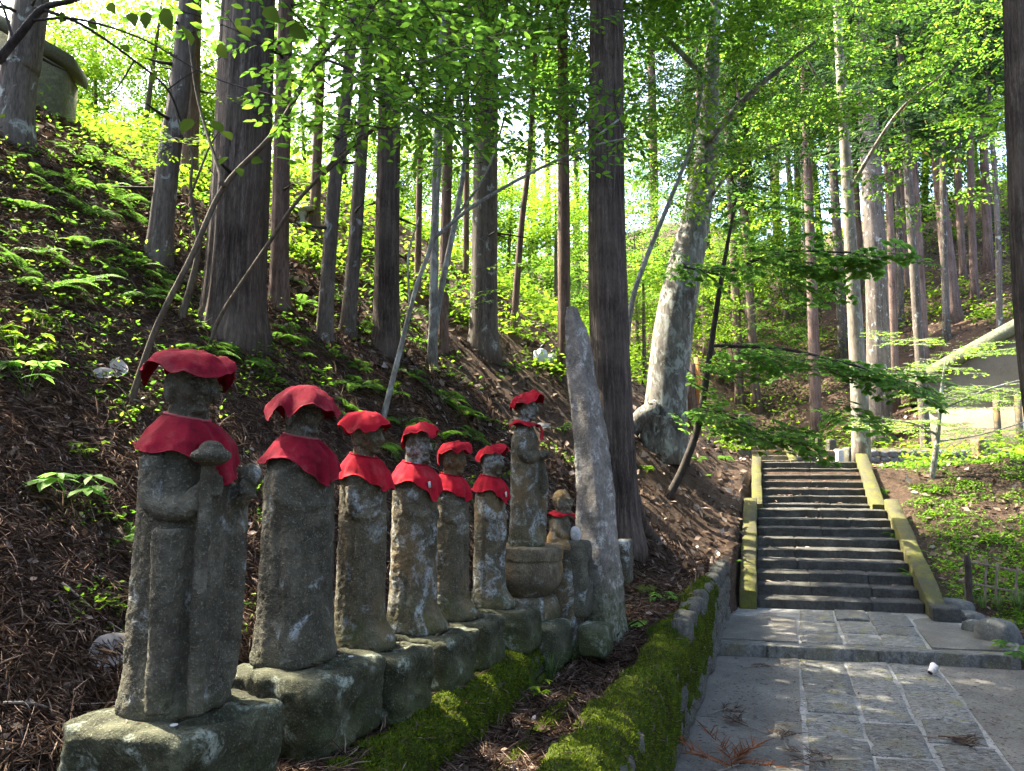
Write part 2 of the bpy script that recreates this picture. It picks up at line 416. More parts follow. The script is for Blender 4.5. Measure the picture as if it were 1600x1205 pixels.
# ground: brown litter floor, greener to the right of the steps
s = NT('forest_floor'); co = s.coord(); n1 = s.noise(co, 1.1, 6, 0.65, 0.4); n2 = s.noise(co, 9.0, 6, 0.7, 0.6); n3 = s.noise(co, 60.0, 4, 0.75)
col = s.ramp(n2, [(0.28, (0.028, 0.018, 0.012)), (0.5, (0.082, 0.052, 0.034)), (0.72, (0.165, 0.112, 0.075))])
col = s.mix(s.ramp(n1, [(0.4, 0.0), (0.65, 0.6)]), col, (0.065, 0.041, 0.028))
col = s.mix(s.ramp(n3, [(0.38, 0.75), (0.56, 0.0)]), col, (0.014, 0.010, 0.008))
col = s.mix(s.ramp(n3, [(0.6, 0.0), (0.75, 0.5)]), col, (0.24, 0.18, 0.14))
MAT['floor'] = s.done(col, 0.95, s.bump(s.math('ADD', n3, s.math('MULTIPLY', n2, 2.0)), 1.0, 0.03), 0.15)

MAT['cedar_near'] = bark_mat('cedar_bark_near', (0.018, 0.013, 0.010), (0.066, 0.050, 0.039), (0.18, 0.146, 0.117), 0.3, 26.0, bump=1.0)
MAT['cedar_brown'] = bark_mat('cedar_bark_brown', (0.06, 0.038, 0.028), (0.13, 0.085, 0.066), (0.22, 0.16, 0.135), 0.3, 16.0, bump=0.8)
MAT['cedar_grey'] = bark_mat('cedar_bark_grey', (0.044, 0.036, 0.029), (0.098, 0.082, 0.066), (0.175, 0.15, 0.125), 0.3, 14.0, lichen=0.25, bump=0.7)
MAT['pale_bark'] = bark_mat('pale_bark', (0.10, 0.085, 0.066), (0.185, 0.16, 0.13), (0.29, 0.255, 0.21), 0.8, 9.0, lichen=0.5, bump=0.4)
MAT['beech_bark'] = bark_mat('beech_bark', (0.06, 0.055, 0.045), (0.14, 0.13, 0.112), (0.25, 0.235, 0.21), 1.6, 8.0, lichen=0.75, bump=0.5)
MAT['stem_grey'] = bark_mat('stem_grey', (0.10, 0.095, 0.08), (0.19, 0.185, 0.16), (0.30, 0.30, 0.27), 1.5, 18.0, lichen=0.7, bump=0.3)
MAT['stem_brown'] = bark_mat('stem_brown', (0.035, 0.027, 0.018), (0.08, 0.064, 0.044), (0.15, 0.124, 0.09), 1.5, 20.0, bump=0.3)
MAT['stem_dark'] = bark_mat('stem_dark', (0.018, 0.015, 0.012), (0.04, 0.034, 0.028), (0.08, 0.07, 0.06), 1.5, 20.0, bump=0.3)

MAT['leaf_near'] = leaf_mat('leaf_near', [(0.0, (0.0382, 0.0883, 0.0124)), (0.5, (0.0601, 0.1350, 0.0152)), (1.0, (0.0983, 0.1870, 0.0172))], 0.45, gain=2.1)
MAT['leaf_bright'] = leaf_mat('leaf_bright', [(0.0, (0.0655, 0.1350, 0.0097)), (0.5, (0.1092, 0.1974, 0.0124)), (1.0, (0.1747, 0.2597, 0.0172))], 0.55, gain=1.6)
MAT['leaf_mid'] = leaf_mat('leaf_mid', [(0.0, (0.0328, 0.0883, 0.0097)), (0.4, (0.0655, 0.1454, 0.0124)), (1.0, (0.1420, 0.2285, 0.0172))], 0.5, gain=2.2)
MAT['leaf_dark'] = leaf_mat('leaf_dark', [(0.0, (0.0218, 0.0571, 0.0097)), (0.6, (0.0437, 0.0987, 0.0138)), (1.0, (0.0874, 0.1558, 0.0172))], 0.45, gain=1.7)
MAT['leaf_broad'] = leaf_mat('leaf_broad', [(0.0, (0.06, 0.135, 0.026)), (0.5, (0.09, 0.185, 0.033)), (1.0, (0.14, 0.25, 0.042))], 0.5, gain=2.3, rough=0.5, spec=0.08)
MAT['leaf_overhang'] = leaf_mat('leaf_overhang', [(0.0, (0.0390, 0.0735, 0.0108)), (1.0, (0.0780, 0.1176, 0.0150))], 0.3, gain=1.0, spec=0.0)
MAT['leaf_maple'] = leaf_mat('leaf_maple', [(0.0, (0.0983, 0.1974, 0.0207)), (1.0, (0.1856, 0.2909, 0.0310))], 0.5, gain=1.9)
MAT['cedar_leaf'] = leaf_mat('cedar_leaf', [(0.0, (0.020, 0.045, 0.018)), (0.6, (0.035, 0.075, 0.022)), (0.97, (0.05, 0.10, 0.03)), (1.0, (0.12, 0.06, 0.03))], 0.3, gain=1.5)
MAT['fern'] = leaf_mat('fern_leaf', [(0.0, (0.0491, 0.1247, 0.0172)), (1.0, (0.1092, 0.2078, 0.0242))], 0.45, gain=1.8)
MAT['grass'] = leaf_mat('grass_blade', [(0.0, (0.07, 0.13, 0.04)), (1.0, (0.17, 0.23, 0.08))], 0.4, gain=1.5)
MAT['litter'] = leaf_mat('dry_leaves', [(0.0, (0.035, 0.024, 0.018)), (0.4, (0.095, 0.066, 0.048)), (0.75, (0.165, 0.122, 0.093)), (0.96, (0.26, 0.205, 0.165)), (1.0, (0.40, 0.35, 0.31))], 0.15, rough=0.7)
MAT['needles'] = leaf_mat('dry_needles', [(0.0, (0.034, 0.022, 0.016)), (0.5, (0.095, 0.062, 0.044)), (0.9, (0.19, 0.132, 0.098)), (1.0, (0.32, 0.255, 0.21))], 0.1, rough=0.75)
MAT['rust'] = leaf_mat('rusty_needles', [(0.0, (0.13, 0.045, 0.02)), (1.0, (0.28, 0.12, 0.06))], 0.2, rough=0.75)
MAT['twig'] = NT('dead_twig').done((0.20, 0.165, 0.135), 0.9)
MAT['pale_leaf'] = leaf_mat('pale_dead_leaf', [(0.0, (0.30, 0.28, 0.26)), (1.0, (0.42, 0.40, 0.38))], 0.2, rough=0.7)
MAT['plaster'] = concrete_mat('beige_plaster', (0.15, 0.125, 0.088), (0.19, 0.16, 0.115), (0.235, 0.198, 0.145))
MAT['white_plaster'] = concrete_mat('white_plaster', (0.55, 0.52, 0.5), (0.65, 0.62, 0.6), (0.72, 0.7, 0.67))
MAT['roof_grey'] = concrete_mat('roof_grey', (0.08, 0.088, 0.06), (0.13, 0.138, 0.10), (0.22, 0.22, 0.18))
MAT['dark_wood'] = bark_mat('dark_wood', (0.03, 0.022, 0.018), (0.06, 0.045, 0.036), (0.1, 0.08, 0.066), 0.5, 20.0, bump=0.4)
MAT['bamboo'] = bark_mat('old_bamboo', (0.11, 0.08, 0.06), (0.19, 0.145, 0.115), (0.28, 0.225, 0.185), 0.5, 16.0, bump=0.3)
MAT['split_wood'] = bark_mat('split_wood', (0.35, 0.13, 0.03), (0.5, 0.2, 0.05), (0.6, 0.3, 0.1), 0.5, 16.0, bump=0.5)
MAT['concrete_moss'] = stone_mat('mossy_concrete', (0.10, 0.11, 0.07), (0.18, 0.19, 0.12), (0.27, 0.27, 0.19), 0.2, off=12.0)
MAT['bag'] = NT('white_plastic').done((0.62, 0.66, 0.72), 0.45)
MAT['black'] = NT('black_plastic').done((0.012, 0.012, 0.014), 0.5)
MAT['metal'] = NT('coin_metal').done((0.5, 0.5, 0.48), 0.4)

# ================================================================== SETTING
def axis(parts):
    out = []
    for a, b, st in parts: out.append(np.arange(a, b, st))
    return np.concatenate(out + [[parts[-1][1]]])
gx = axis([(-70, -30, 4), (-30, -12, 1.2), (-12, -7, 0.3), (-7, 5.5, 0.07), (5.5, 14, 0.25), (14, 40, 1.2), (40, 110, 5)])
gy = axis([(-25, -2, 2.0), (-2, 1.5, 0.25), (1.5, 12, 0.07), (12, 18, 0.16), (18, 40, 0.6), (40, 150, 5)])
X, Y = np.meshgrid(gx, gy)
Z = height(X, Y)
ground = obj('ground', mesh_np('ground', np.stack([X, Y, Z], -1).reshape(-1, 3), grid_faces(len(gy), len(gx)), True), MAT['floor'], kind='structure')

# ---------------- path: mortar bed, paving slabs, concrete panels, kerb
def pp(c, yp):
    x = (c + 0.375 * (yp - 6.98)) / 1.075
    return x, yp - 0.2 * (x - 3.3)
def quad_slab(name, corners, z0, z1, mat, parent, n=5, amp=0.004, seed=0, bev=0.012):
    """four-sided stone with a slightly uneven, edge-worn top; origin at its centre"""
    c = np.array(corners, float); ctr = c.mean(0)
    u = np.concatenate([[0, 0.03], np.linspace(0.03, 0.97, n)[1:-1], [0.97, 1]]); m = len(u)
    U, V = np.meshgrid(u, u)
    B = ((1 - U) * (1 - V))[..., None] * c[0] + (U * (1 - V))[..., None] * c[1] + (U * V)[..., None] * c[2] + ((1 - U) * V)[..., None] * c[3]
    edge = (U == 0) | (U == 1) | (V == 0) | (V == 1)
    zz = z1 + amp * fbm(np.stack([B[..., 0] * 5, B[..., 1] * 5, np.zeros_like(U) + seed], -1), seed, 3) - edge * bev
    jit = 0.010 * vnoise(np.stack([B[..., 0] * 7, B[..., 1] * 7, np.zeros_like(U) + seed * 1.3], -1), seed + 5) * edge
    top = np.stack([B[..., 0] - ctr[0] + jit, B[..., 1] - ctr[1] + jit, zz], -1).reshape(-1, 3)
    g = Geo(); g.add(top, grid_faces(m, m))
    loop = [i for i in range(m)] + [r * m + m - 1 for r in range(1, m)] + [(m - 1) * m + i for i in range(m - 2, -1, -1)] + [r * m for r in range(m - 2, 0, -1)]
    bot = top[loop].copy(); bot[:, 2] = z0
    k = len(loop); ring = np.concatenate([top[loop], bot]); i = np.arange(k); j = (i + 1) % k
    g.add(ring, np.stack([i, i + k, j + k, j], 1))
    return obj(name, g.mesh(name, False), mat, parent, (ctr[0], ctr[1], 0))
bedv = []; 
for yp in np.linspace(1.0, 7.93, 30):
    for c in (1.9, 5.3): bedv.append((*pp(c, yp), -0.012))
path = obj('path', mesh_np('path', bedv, grid_faces(30, 2)), MAT['mortar'], kind='structure')
rs = random.Random(3)
cols = [2.91, 3.38, 3.81, 4.28]
def rows(y0, y1, a, b):
    out = [y0]
    while out[-1] < y1 - a: out.append(out[-1] + rs.uniform(a, b))
    out[-1] = y1; return out
def lay(y0, y1, z, bed, a=0.55, b=1.05, sl=0.0):
    k = 0
    for ci in range(3):
        ys = rows(y0, y1, a, b)
        for r0, r1 in zip(ys[:-1], ys[1:]):
            gp = rs.choice([0.006, 0.010, 0.016, 0.022]); j = [rs.uniform(-0.022, 0.022) for _ in range(4)]
            c0, c1 = cols[ci] + gp, cols[ci + 1] - gp
            cs = [pp(c0 + j[0], r0 + gp), pp(c1 + j[1], r0 + gp), pp(c1 + j[2], r1 - gp), pp(c0 + j[3], r1 - gp)]
            k += 1
            quad_slab('slab', cs, bed, z + sl * ((r0 + r1) / 2 - y0) + rs.uniform(-0.004, 0.004), MAT['slab'][rs.choice([0, 0, 1, 2])], path, 9, 0.012, rs.randrange(999))
    for (c0, c1) in ((1.93, 2.89), (4.30, 5.25)):
        ys = rows(y0, y1, 1.6, 2.4)
        for r0, r1 in zip(ys[:-1], ys[1:]):
            cs = [pp(c0, r0 + 0.006), pp(c1, r0 + 0.006), pp(c1, r1 - 0.006), pp(c0, r1 - 0.006)]
            quad_slab('concrete_panel', cs, bed, z - 0.004 + sl * ((r0 + r1) / 2 - y0), MAT['concrete'], path, 9, 0.006, rs.randrange(999), 0.006)
lay(1.6, 7.93, 0.0, -0.06)
# landing between the kerb and the steps
lb = []
for yp in np.linspace(8.0, 10.05, 8):
    for c in (1.9, 5.0): lb.append((*pp(c, yp), 0.105 + 0.02 * (yp - 8.1)))
obj('mortar_bed', mesh_np('mortar_bed', lb, grid_faces(8, 2)), MAT['mortar'], path)
lay(8.12, 10.02, 0.118, 0.05, 0.5, 0.8, 0.022)
for c0, c1 in ((1.86, 2.55), (2.555, 3.72), (3.725, 5.12)):
    quad_slab('kerb_stone', [pp(c0, 7.945), pp(c1, 7.945), pp(c1, 8.11), pp(c0, 8.11)], -0.05, 0.118, MAT['slab'][2], path, 8, 0.005, rs.randrange(999))

# ---------------- steps
def sp(a, yp):
    x = (3.27 + a + 0.348 * (yp - 9.34)) / 1.0696
    return x, yp - 0.2 * (x - 3.3)
steps = thing('stone_steps', 'dark grey stone steps in two flights between mossy sloping side slabs', 'steps', (0, 0, 0))
Lo = [(9.994 + 0.3476 * i, 0.275 + 0.1275 * i) for i in range(9)]
Up = [(13.274 + 0.269 * j, 1.371 + 0.1225 * j) for j in range(7)]
def step_row(a0, a1, yp, ypb, z0, z1, cuts):
    e = [a0] + [a0 + (a1 - a0) * c for c in cuts] + [a1]
    for s0, s1 in zip(e[:-1], e[1:]):
        jz = rs.uniform(-0.006, 0.006); jy = rs.uniform(-0.008, 0.008)
        quad_slab('step', [sp(s0 + 0.002, yp + jy), sp(s1 - 0.002, yp + jy), sp(s1 - 0.002, ypb), sp(s0 + 0.002, ypb)], z0, z1 + jz, MAT['step'], steps, 9, 0.006, rs.randrange(999), 0.014)
for i, (yp, z) in enumerate(Lo):
    nb = Lo[i + 1][0] + 0.1 if i < 8 else Up[0][0] + 0.1
    step_row(0.0, 2.14, yp, nb, z - 0.24, z, rs.choice([[0.27], [0.48], [0.7], [0.34, 0.72]]))
for j, (yp, z) in enumerate(Up):
    nb = Up[j + 1][0] + 0.1 if j < 6 else yp + 0.4
    step_row(0.09, 1.93, yp, nb, z - 0.24, z, rs.choice([[0.3], [0.5], [0.65]]))
def stringer(a0, a1, yp0, z0, yp1, z1, lift, seed):
    n = 26; g = Geo(); v = []
    prof = [(a0, -0.4), (a0, -0.012), (a0 + 0.012, 0.0), ((a0 + a1) / 2, 0.004), (a1 - 0.012, 0.0), (a1, -0.012), (a1, -0.4)]
    for t in np.linspace(0, 1, n):
        yp = yp0 + (yp1 - yp0) * t; z = z0 + (z1 - z0) * t + lift
        for k, (a, dz) in enumerate(prof):
            nn = float(vnoise(np.array([[yp * 5, a * 9, seed]]), seed)[0]) * 0.010
            x, y = sp(a + nn, yp); v.append((x, y, z + dz + nn))
    g.add(v, grid_faces(n, len(prof)))
    for e in (0, n - 1):
        b = e * len(prof); q = np.array(v[b:b + len(prof)]); g.add(q, [[0, 1, 2, 6], [2, 3, 4, 5]] if e == 0 else [[6, 2, 1, 0], [5, 4, 3, 2]])
        g.add(q[[2, 5, 6]], [[0, 1, 2]])
    return obj('stringer', g.mesh('stringer'), MAT['stringer'], steps)
stringer(-0.235, -0.006, 9.9, 0.30, 13.0, 1.40, 0.075, 3)
stringer(2.146, 2.37, 9.72, 0.20, 13.0, 1.40, 0.075, 4)
stringer(-0.10, 0.084, 13.02, 1.30, 15.1, 2.19, 0.075, 5)
stringer(1.936, 2.17, 13.02, 1.30, 15.1, 2.19, 0.075, 6)
for a0, a1, y0 in ((-0.25, -0.004, 9.93), (2.15, 2.48, 9.52)):
    quad_slab('end_block', [sp(a0, y0), sp(a1, y0), sp(a1, y0 + 0.26), sp(a0, y0 + 0.26)], 0.1, 0.30, MAT['step'], steps, 5, 0.006, 9, 0.02)

# second, farther flight up on the terrace, half hidden by leaves
far_steps = thing('far_steps', 'small far flight of brown steps behind the leaves above the main steps', 'steps')
def fp(a, b): return 6.15 + a * 0.98 + b * 0.2, 19.0 + b - 0.15 * a
fz = hz(6.6, 19.0)
for k in range(6):
    c = [fp(0, k * 0.3), fp(1.0, k * 0.3), fp(1.0, k * 0.3 + 0.4), fp(0, k * 0.3 + 0.4)]
    quad_slab('step', c, fz - 0.1, fz + 0.12 + 0.13 * k, MAT['stone_tan'], far_steps, 4, 0.008, k)
g = Geo(); v = []
for k in range(7):
    for a, dz in ((1.02, -0.3), (1.02, 0.12), (1.2, 0.12), (1.2, -0.3)):
        x, y = fp(a, k * 0.3); v.append((x, y, fz + 0.13 * k + dz))
g.add(v, grid_faces(7, 4)); g.add(v[:4], [[0, 1, 2, 3]])
obj('stringer', g.mesh('stringer'), MAT['stringer'], far_steps)

# ---------------- retaining wall beside the path
def wp(q, y): return x_wall(y) + q / 0.936
WTOP = lambda y: np.interp(y, [0, 4.5, 6, 8, 9.4, 10], [0.66, 0.70, 0.76, 0.82, 0.86, 0.6])
wall = thing('retaining_wall', 'low rubble retaining wall along the path, its near half draped in moss', 'wall')
ys = np.linspace(0.6, 9.75, 60); prof = [(-0.15, -0.1), (-0.15, 0.90), (-0.1, 0.93), (-0.035, 0.88), (0.0, -0.1)]
v = [(wp(q, y), y, t * float(WTOP(y))) for y in ys for q, t in prof]
g = Geo(); g.add(v, grid_faces(len(ys), 5)); g.add(v[-5:], [[0, 1, 2, 3]]); g.add([v[-5], v[-2], v[-1]], [[0, 1, 2]])
obj('mortar_core', g.mesh('mortar_core'), MAT['wall_stone'], wall)
wall_meshes = []
for k in range(7):
    w, f = rock((1, 1, 1), 4, 4.5, 0.10, 1.9, 20 + k, 0, 0.12); w[:, 2] -= 0.5
    wall_meshes.append(mesh_np('wall_stone', w, f, True)); wall_meshes[-1].materials.append(MAT['wall_stone'])
ang = math.atan2(1, 0.375)
nst = 0; zrow = 0.0; course = 0
while zrow < 0.84:
    hcourse = rs.uniform(0.19, 0.25); y = 3.4 + rs.uniform(0, 0.2)
    while y < 9.6:
        ln = rs.uniform(0.2, 0.42)
        if zrow + hcourse * 0.55 < float(WTOP(y)):
            o = bpy.data.objects.new('stone', rs.choice(wall_meshes)); COL.objects.link(o); o.parent = wall
            hh = hcourse * rs.uniform(0.9, 1.12)
            o.location = (wp(-0.035 + rs.uniform(-0.015, 0.015), y + ln / 2), y + ln / 2, zrow + hcourse / 2 - 0.01)
            o.scale = (ln * 0.99, 0.17, hh); o.rotation_euler = (rs.uniform(-0.08, 0.08), rs.uniform(-0.14, 0.14), ang + rs.uniform(-0.06, 0.06)); nst += 1
        y += ln * 0.96
    zrow += hcourse * 0.96; course += 1

MOSSP = []
def moss_sheet(name, parent, prof, y0, y1, ny, ns, maskf, amp, seed, fibre, flen=0.014):
    """moss draped over an edge: thick where it grows, sunk into the stone where it does not"""
    pr = smooth_path(np.array([(a, b, 0) for a, b in prof]), ns)[:, :2]
    yy = np.linspace(y0, y1, ny); S = np.linspace(0, 1, ns)
    t = np.gradient(pr, axis=0); t /= np.linalg.norm(t, axis=1)[:, None]; nrm = np.stack([-t[:, 1], t[:, 0]], 1)
    YY, SS = np.meshgrid(yy, S, indexing='ij')
    q = np.repeat(pr[None, :, 0], ny, 0); z = np.repeat(pr[None, :, 1], ny, 0)
    n1 = fbm(np.stack([YY * 8.5, SS * 1.4, YY * 0 + seed], -1), seed, 3)
    n2 = fbm(np.stack([YY * 19, SS * 7.0, YY * 0 + seed], -1), seed + 4, 3)
    mk = maskf(YY, SS) + 0.62 * fbm(np.stack([YY * 2.2, SS * 2.4, YY * 0 + 2.0 * seed], -1), seed + 8, 3)
    mk = np.clip(mk, -0.7, 1)
    n1 = n1 * 0.6
    n3 = np.abs(vnoise(np.stack([YY * 34, SS * 16.0, YY * 0 + seed], -1), seed + 21))
    off = amp * (mk + 1.5 * n1 * (mk > 0) + 0.5 * n2 * (mk > 0) - 0.7 * (1 - n3) * (mk > 0) + 0.45 * (mk > 0))
    off = np.where(mk < 0, mk * 0.08, off)
    q = q + nrm[None, :, 0] * off; z = z + nrm[None, :, 1] * off + 0.0
    dz = np.array([float(WTOP(y)) for y in yy])[:, None] - 0.70 if parent is wall else 0.0
    z = z + dz
    vv = np.stack([x_wall(YY) + q / 0.936, YY, z], -1)
    o = obj(name, mesh_np(name, vv.reshape(-1, 3), grid_faces(ny, ns)[:, ::-1], True), MAT['moss'], parent, kind='stuff')
    # fibres
    r = np.random.default_rng(seed)
    i = r.integers(0, ny - 1, fibre); j = r.integers(0, ns - 1, fibre); fu = r.random(fibre)[:, None]; fv = r.random(fibre)[:, None]
    p = vv[i, j] * (1 - fu) * (1 - fv) + vv[i + 1, j] * fu * (1 - fv) + vv[i, j + 1] * (1 - fu) * fv + vv[i + 1, j + 1] * fu * fv
    keep = (mk[i, j] > 0.05); p = p[keep]; k = len(p); MOSSP.append(p[(r.random(k) < 0.012)])
    e1 = vv[i, j + 1][keep] - vv[i, j][keep]; e2 = vv[i + 1, j][keep] - vv[i, j][keep]
    nn = np.cross(e1, e2); nn /= np.linalg.norm(nn, axis=1)[:, None] + 1e-9
    nn *= np.sign((nn * np.array([0.8, -0.2, 0.6])).sum(1))[:, None]
    d = nn + r.normal(0, 0.55, (k, 3)) + np.array([0, 0, 0.1]); d /= np.linalg.norm(d, axis=1)[:, None]
    sd = np.cross(d, r.normal(0, 1, (k, 3))); sd /= np.linalg.norm(sd, axis=1)[:, None] + 1e-9
    L = flen * r.uniform(0.5, 1.5, k)[:, None]
    vs = np.stack([p - sd * L * 0.22, p + sd * L * 0.22, p + d * L], 1).reshape(-1, 3)
    obj(name.replace('moss', 'moss_fibre'), mesh_np('moss_fibre', vs, np.arange(3 * k).reshape(-1, 3)), MAT['moss_fibre'], parent, kind='stuff')
    return o
moss_sheet('moss', wall, [(-0.30, 0.58), (-0.22, 0.675), (-0.12, 0.70), (-0.02, 0.665), (0.035, 0.55), (0.035, 0.35), (0.03, 0.08)], 1.4, 8.3, 300, 46,
           lambda y, s: np.interp(y, [1.4, 4.2, 5.6, 7.3, 8.3], [0.55, 0.55, 0.4, 0.25, -0.4]) - np.interp(s, [0, 0.18, 0.3, 0.6, 1.0], [1.0, 0.5, -0.1, -0.25, 0.25]) * np.interp(y, [3, 6, 8], [0.75, 1.0, 1.5]), 0.034, 5, 110000)
ledge = thing('mossy_ledge', 'moss covered stone edging in front of the red capped statues', 'stone ledge')
v = [(wp(q, y), y, z + 0.012 * math.sin(y * 9) + 0.01 * math.sin(y * 23)) for y in np.linspace(1.5, 5.4, 60) for q, z in ((-1.04, 0.5), (-1.0, 0.775), (-0.87, 0.785), (-0.80, 0.73), (-0.77, 0.5))]
g = Geo(); g.add(v, grid_faces(60, 5)); obj('stone_edge', g.mesh('stone_edge', True), MAT['stone_base'], ledge)
moss_sheet('moss', ledge, [(-1.02, 0.74), (-0.93, 0.80), (-0.86, 0.80), (-0.80, 0.74), (-0.775, 0.66), (-0.75, 0.57)], 1.6, 5.45, 170, 26,
           lambda y, s: np.interp(y, [1.6, 2.4, 5.0, 5.45], [0.6, 0.6, 0.5, -0.2]) + 0 * s, 0.024, 11, 50000)
ridge = thing('mossy_ridge', 'narrow moss ridge between the mossy edging and the retaining wall', 'stone ledge')
moss_sheet('moss', ridge, [(-0.56, 0.56), (-0.51, 0.60), (-0.475, 0.615), (-0.44, 0.60), (-0.40, 0.55)], 1.6, 4.7, 120, 18,
           lambda y, s: np.interp(y, [1.6, 4.2, 4.7], [0.4, 0.35, -0.3]) + 0 * s, 0.016, 17, 22000)

# ================================================================== STATUES
def torso(g, H, seed, hw=0.135, hd=0.118, sleeve=1.0, feet=0.0, wide=1.0):
    rings = [(0.0, 1.04, 1.08), (0.02, 1.07, 1.12), (0.07, 1.03, 1.05), (0.15, 0.98, 0.99), (0.3, 0.95, 0.95), (0.45, 0.92, 0.94), (0.58, 0.90, 0.93), (0.66, 0.88, 0.90),
             (0.705, 0.84, 0.84), (0.735, 0.74, 0.75), (0.765, 0.56, 0.62), (0.79, 0.43, 0.50), (0.81, 0.38, 0.46), (0.86, 0.36, 0.42)]
    rr = smooth_path(np.array([(a, b, c) for a, b, c in rings]), 48); th = np.linspace(0, 2 * np.pi, 64, endpoint=False)
    v = []
    for z, kw, kd in rr:
        r = np.ones_like(th)
        low = 1 - sstep(0.45, 0.6, z)
        r += 0.05 * low * (np.abs(np.sin(6.5 * th + 0.5 * np.sin(z * 9 + seed))) - 0.6) * (0.25 + 0.75 * np.cos(th / 2) ** 2)
        side = np.exp(-((np.abs(((th + np.pi) % (2 * np.pi)) - np.pi) - 1.05) / 0.33) ** 2)
        r += 0.13 * sleeve * side * sstep(0.2, 0.3, z) * (1 - sstep(0.6, 0.68, z))
        for g0, gw, za, zb_ in ((-0.30, 0.05, 0.02, 0.5), (0.22, 0.05, 0.02, 0.52), (0.62, 0.06, 0.05, 0.45), (-0.72, 0.06, 0.05, 0.5), (-1.35, 0.06, 0.1, 0.55), (1.3, 0.06, 0.1, 0.55)):
            dth = ((th - g0 - 0.12 * np.sin(z * 6 + seed * 1.9 + g0 * 5) + np.pi) % (2 * np.pi)) - np.pi
            r -= 0.075 * np.exp(-(dth / gw) ** 2) * sstep(za, za + 0.06, z) * (1 - sstep(zb_ - 0.08, zb_, z))
        if feet: r += feet * np.exp(-(((th + np.pi) % (2 * np.pi) - np.pi) / 0.8) ** 2) * (1 - sstep(0.02, 0.13, z))
        ex = 2.5; c, s_ = np.cos(th), np.sin(th); k = (np.abs(c) ** ex + np.abs(s_) ** ex) ** (-1 / ex)
        v.append(np.stack([hd * kd * r * k * c * wide, hw * kw * r * k * s_ * wide, np.full_like(th, z)], -1))
    v = np.array(v) * H; n = len(th)
    g.add(v.reshape(-1, 3), grid_faces(len(rr), n, True))
    i = np.arange(n); top = (len(rr) - 1) * n
    allv = v.reshape(-1, 3)
    g.add(np.concatenate([allv[:n], [[0, 0, 0]]]), np.stack([np.roll(i, -1), i, np.full(n, n)], 1))
    g.add(np.concatenate([allv[top:], [[0, 0, 0.86 * H]]]), np.stack([i, np.roll(i, -1), np.full(n, n)], 1))
def head(g, H, c, s=1.0, yaw=0.0, nose=1.0):
    R = Matrix.Rotation(yaw, 3, 'Z')
    def E(p, r):
        p = R @ (Vector(p) * H * s); vv, f = ellipsoid((0, 0, 0), np.array(r) * H * s, 20, 14, R); g.add(vv + np.array(c) * H + np.array(p), f)
    E((-0.006, 0, 0.012), (0.072, 0.064, 0.082)); E((0.012, 0, -0.030), (0.056, 0.052, 0.052))     # skull, jaw
    E((0.068, 0, -0.012), (0.018 * nose, 0.012, 0.030)); E((0.074, 0, -0.026), (0.017 * nose, 0.018, 0.011))   # nose
    E((0.056, 0.026, 0.022), (0.018, 0.024, 0.008)); E((0.056, -0.026, 0.022), (0.018, 0.024, 0.008))                                           # brow
    for y in (-1, 1):
        E((0.056, 0.025 * y, 0.003), (0.012, 0.015, 0.006)); E((0.043, 0.034 * y, -0.024), (0.026, 0.018, 0.022))   # lids, cheeks
        E((-0.006, 0.067 * y, -0.014), (0.017, 0.013, 0.044))                               # long ears
    E((0.064, 0, -0.046), (0.012, 0.022, 0.006)); E((0.062, 0, -0.059), (0.012, 0.017, 0.006)); E((0.050, 0, -0.078), (0.018, 0.024, 0.012))  # lips, chin
def carve(me, H, c, s=1.0, yaw=0.0):
    """sink the eye sockets and the mouth line of a remeshed head"""
    v = mesh_co(me); R = np.array(Matrix.Rotation(-yaw, 3, 'Z')); p = ((v - np.array(c) * H) @ R.T) / (H * s)
    f = (p[:, 0] > 0.03); d = np.zeros(len(v))
    for y in (-1, 1): d += 0.013 * np.exp(-(((p[:, 1] - 0.026 * y) / 0.014) ** 2 + ((p[:, 2] - 0.011) / 0.006) ** 2)) + 0.006 * np.exp(-(((p[:, 1] - 0.027 * y) / 0.012) ** 2 + ((p[:, 2] + 0.006) / 0.004) ** 2))
    d += 0.010 * np.exp(-((p[:, 1] / 0.022) ** 2 + ((p[:, 2] + 0.0525) / 0.0035) ** 2))
    off = np.zeros_like(v); off[:, 0] = -d * f * H * s; v = v + off @ R
    set_co(me, v)
def limb(g, H, pts, rad, seg=12, n=14):
    p = smooth_path(np.array([(*a, r) for a, r in zip(pts, rad)]) * H, n); gtube(g, p[:, :3], p[:, 3], seg)
def hand(g, H, c, side, curl=True):
    c = np.array(c)
    v, f = ellipsoid(c * H, np.array((0.024, 0.026, 0.032)) * H, 14, 10); g.add(v, f)
    for k in range(4):
        z = c[2] + 0.024 - 0.0155 * k; ln = [0.034, 0.04, 0.038, 0.03][k]
        pts = [(c[0] + 0.008, c[1] + 0.018 * side, z), (c[0] + 0.028, c[1] + 0.004 * side, z), (c[0] + 0.028, c[1] - ln * side * 0.6, z - 0.002), (c[0] + 0.012, c[1] - ln * side, z - 0.003)]
        limb(g, H, pts, [0.0085, 0.0095, 0.009, 0.0075], 8, 8)
    limb(g, H, [(c[0], c[1] + 0.012 * side, c[2] + 0.022), (c[0] + 0.018, c[1] + 0.012 * side, c[2] + 0.036), (c[0] + 0.026, c[1] - 0.010 * side, c[2] + 0.038)], [0.010, 0.010, 0.008], 8, 7)
def weather(me, seed, a=0.004, b=0.0018):
    v = mesh_co(me); n = mesh_no(me)
    d = a * fbm(v * 13 + seed, seed, 3) + b * fbm(v * 70 + seed, seed + 3, 2)
    pit = np.clip(vnoise(v * 42 + seed * 2, seed + 7) - 0.45, 0, 1); d = d - 0.008 * pit
    set_co(me, v + n * d[:, None])

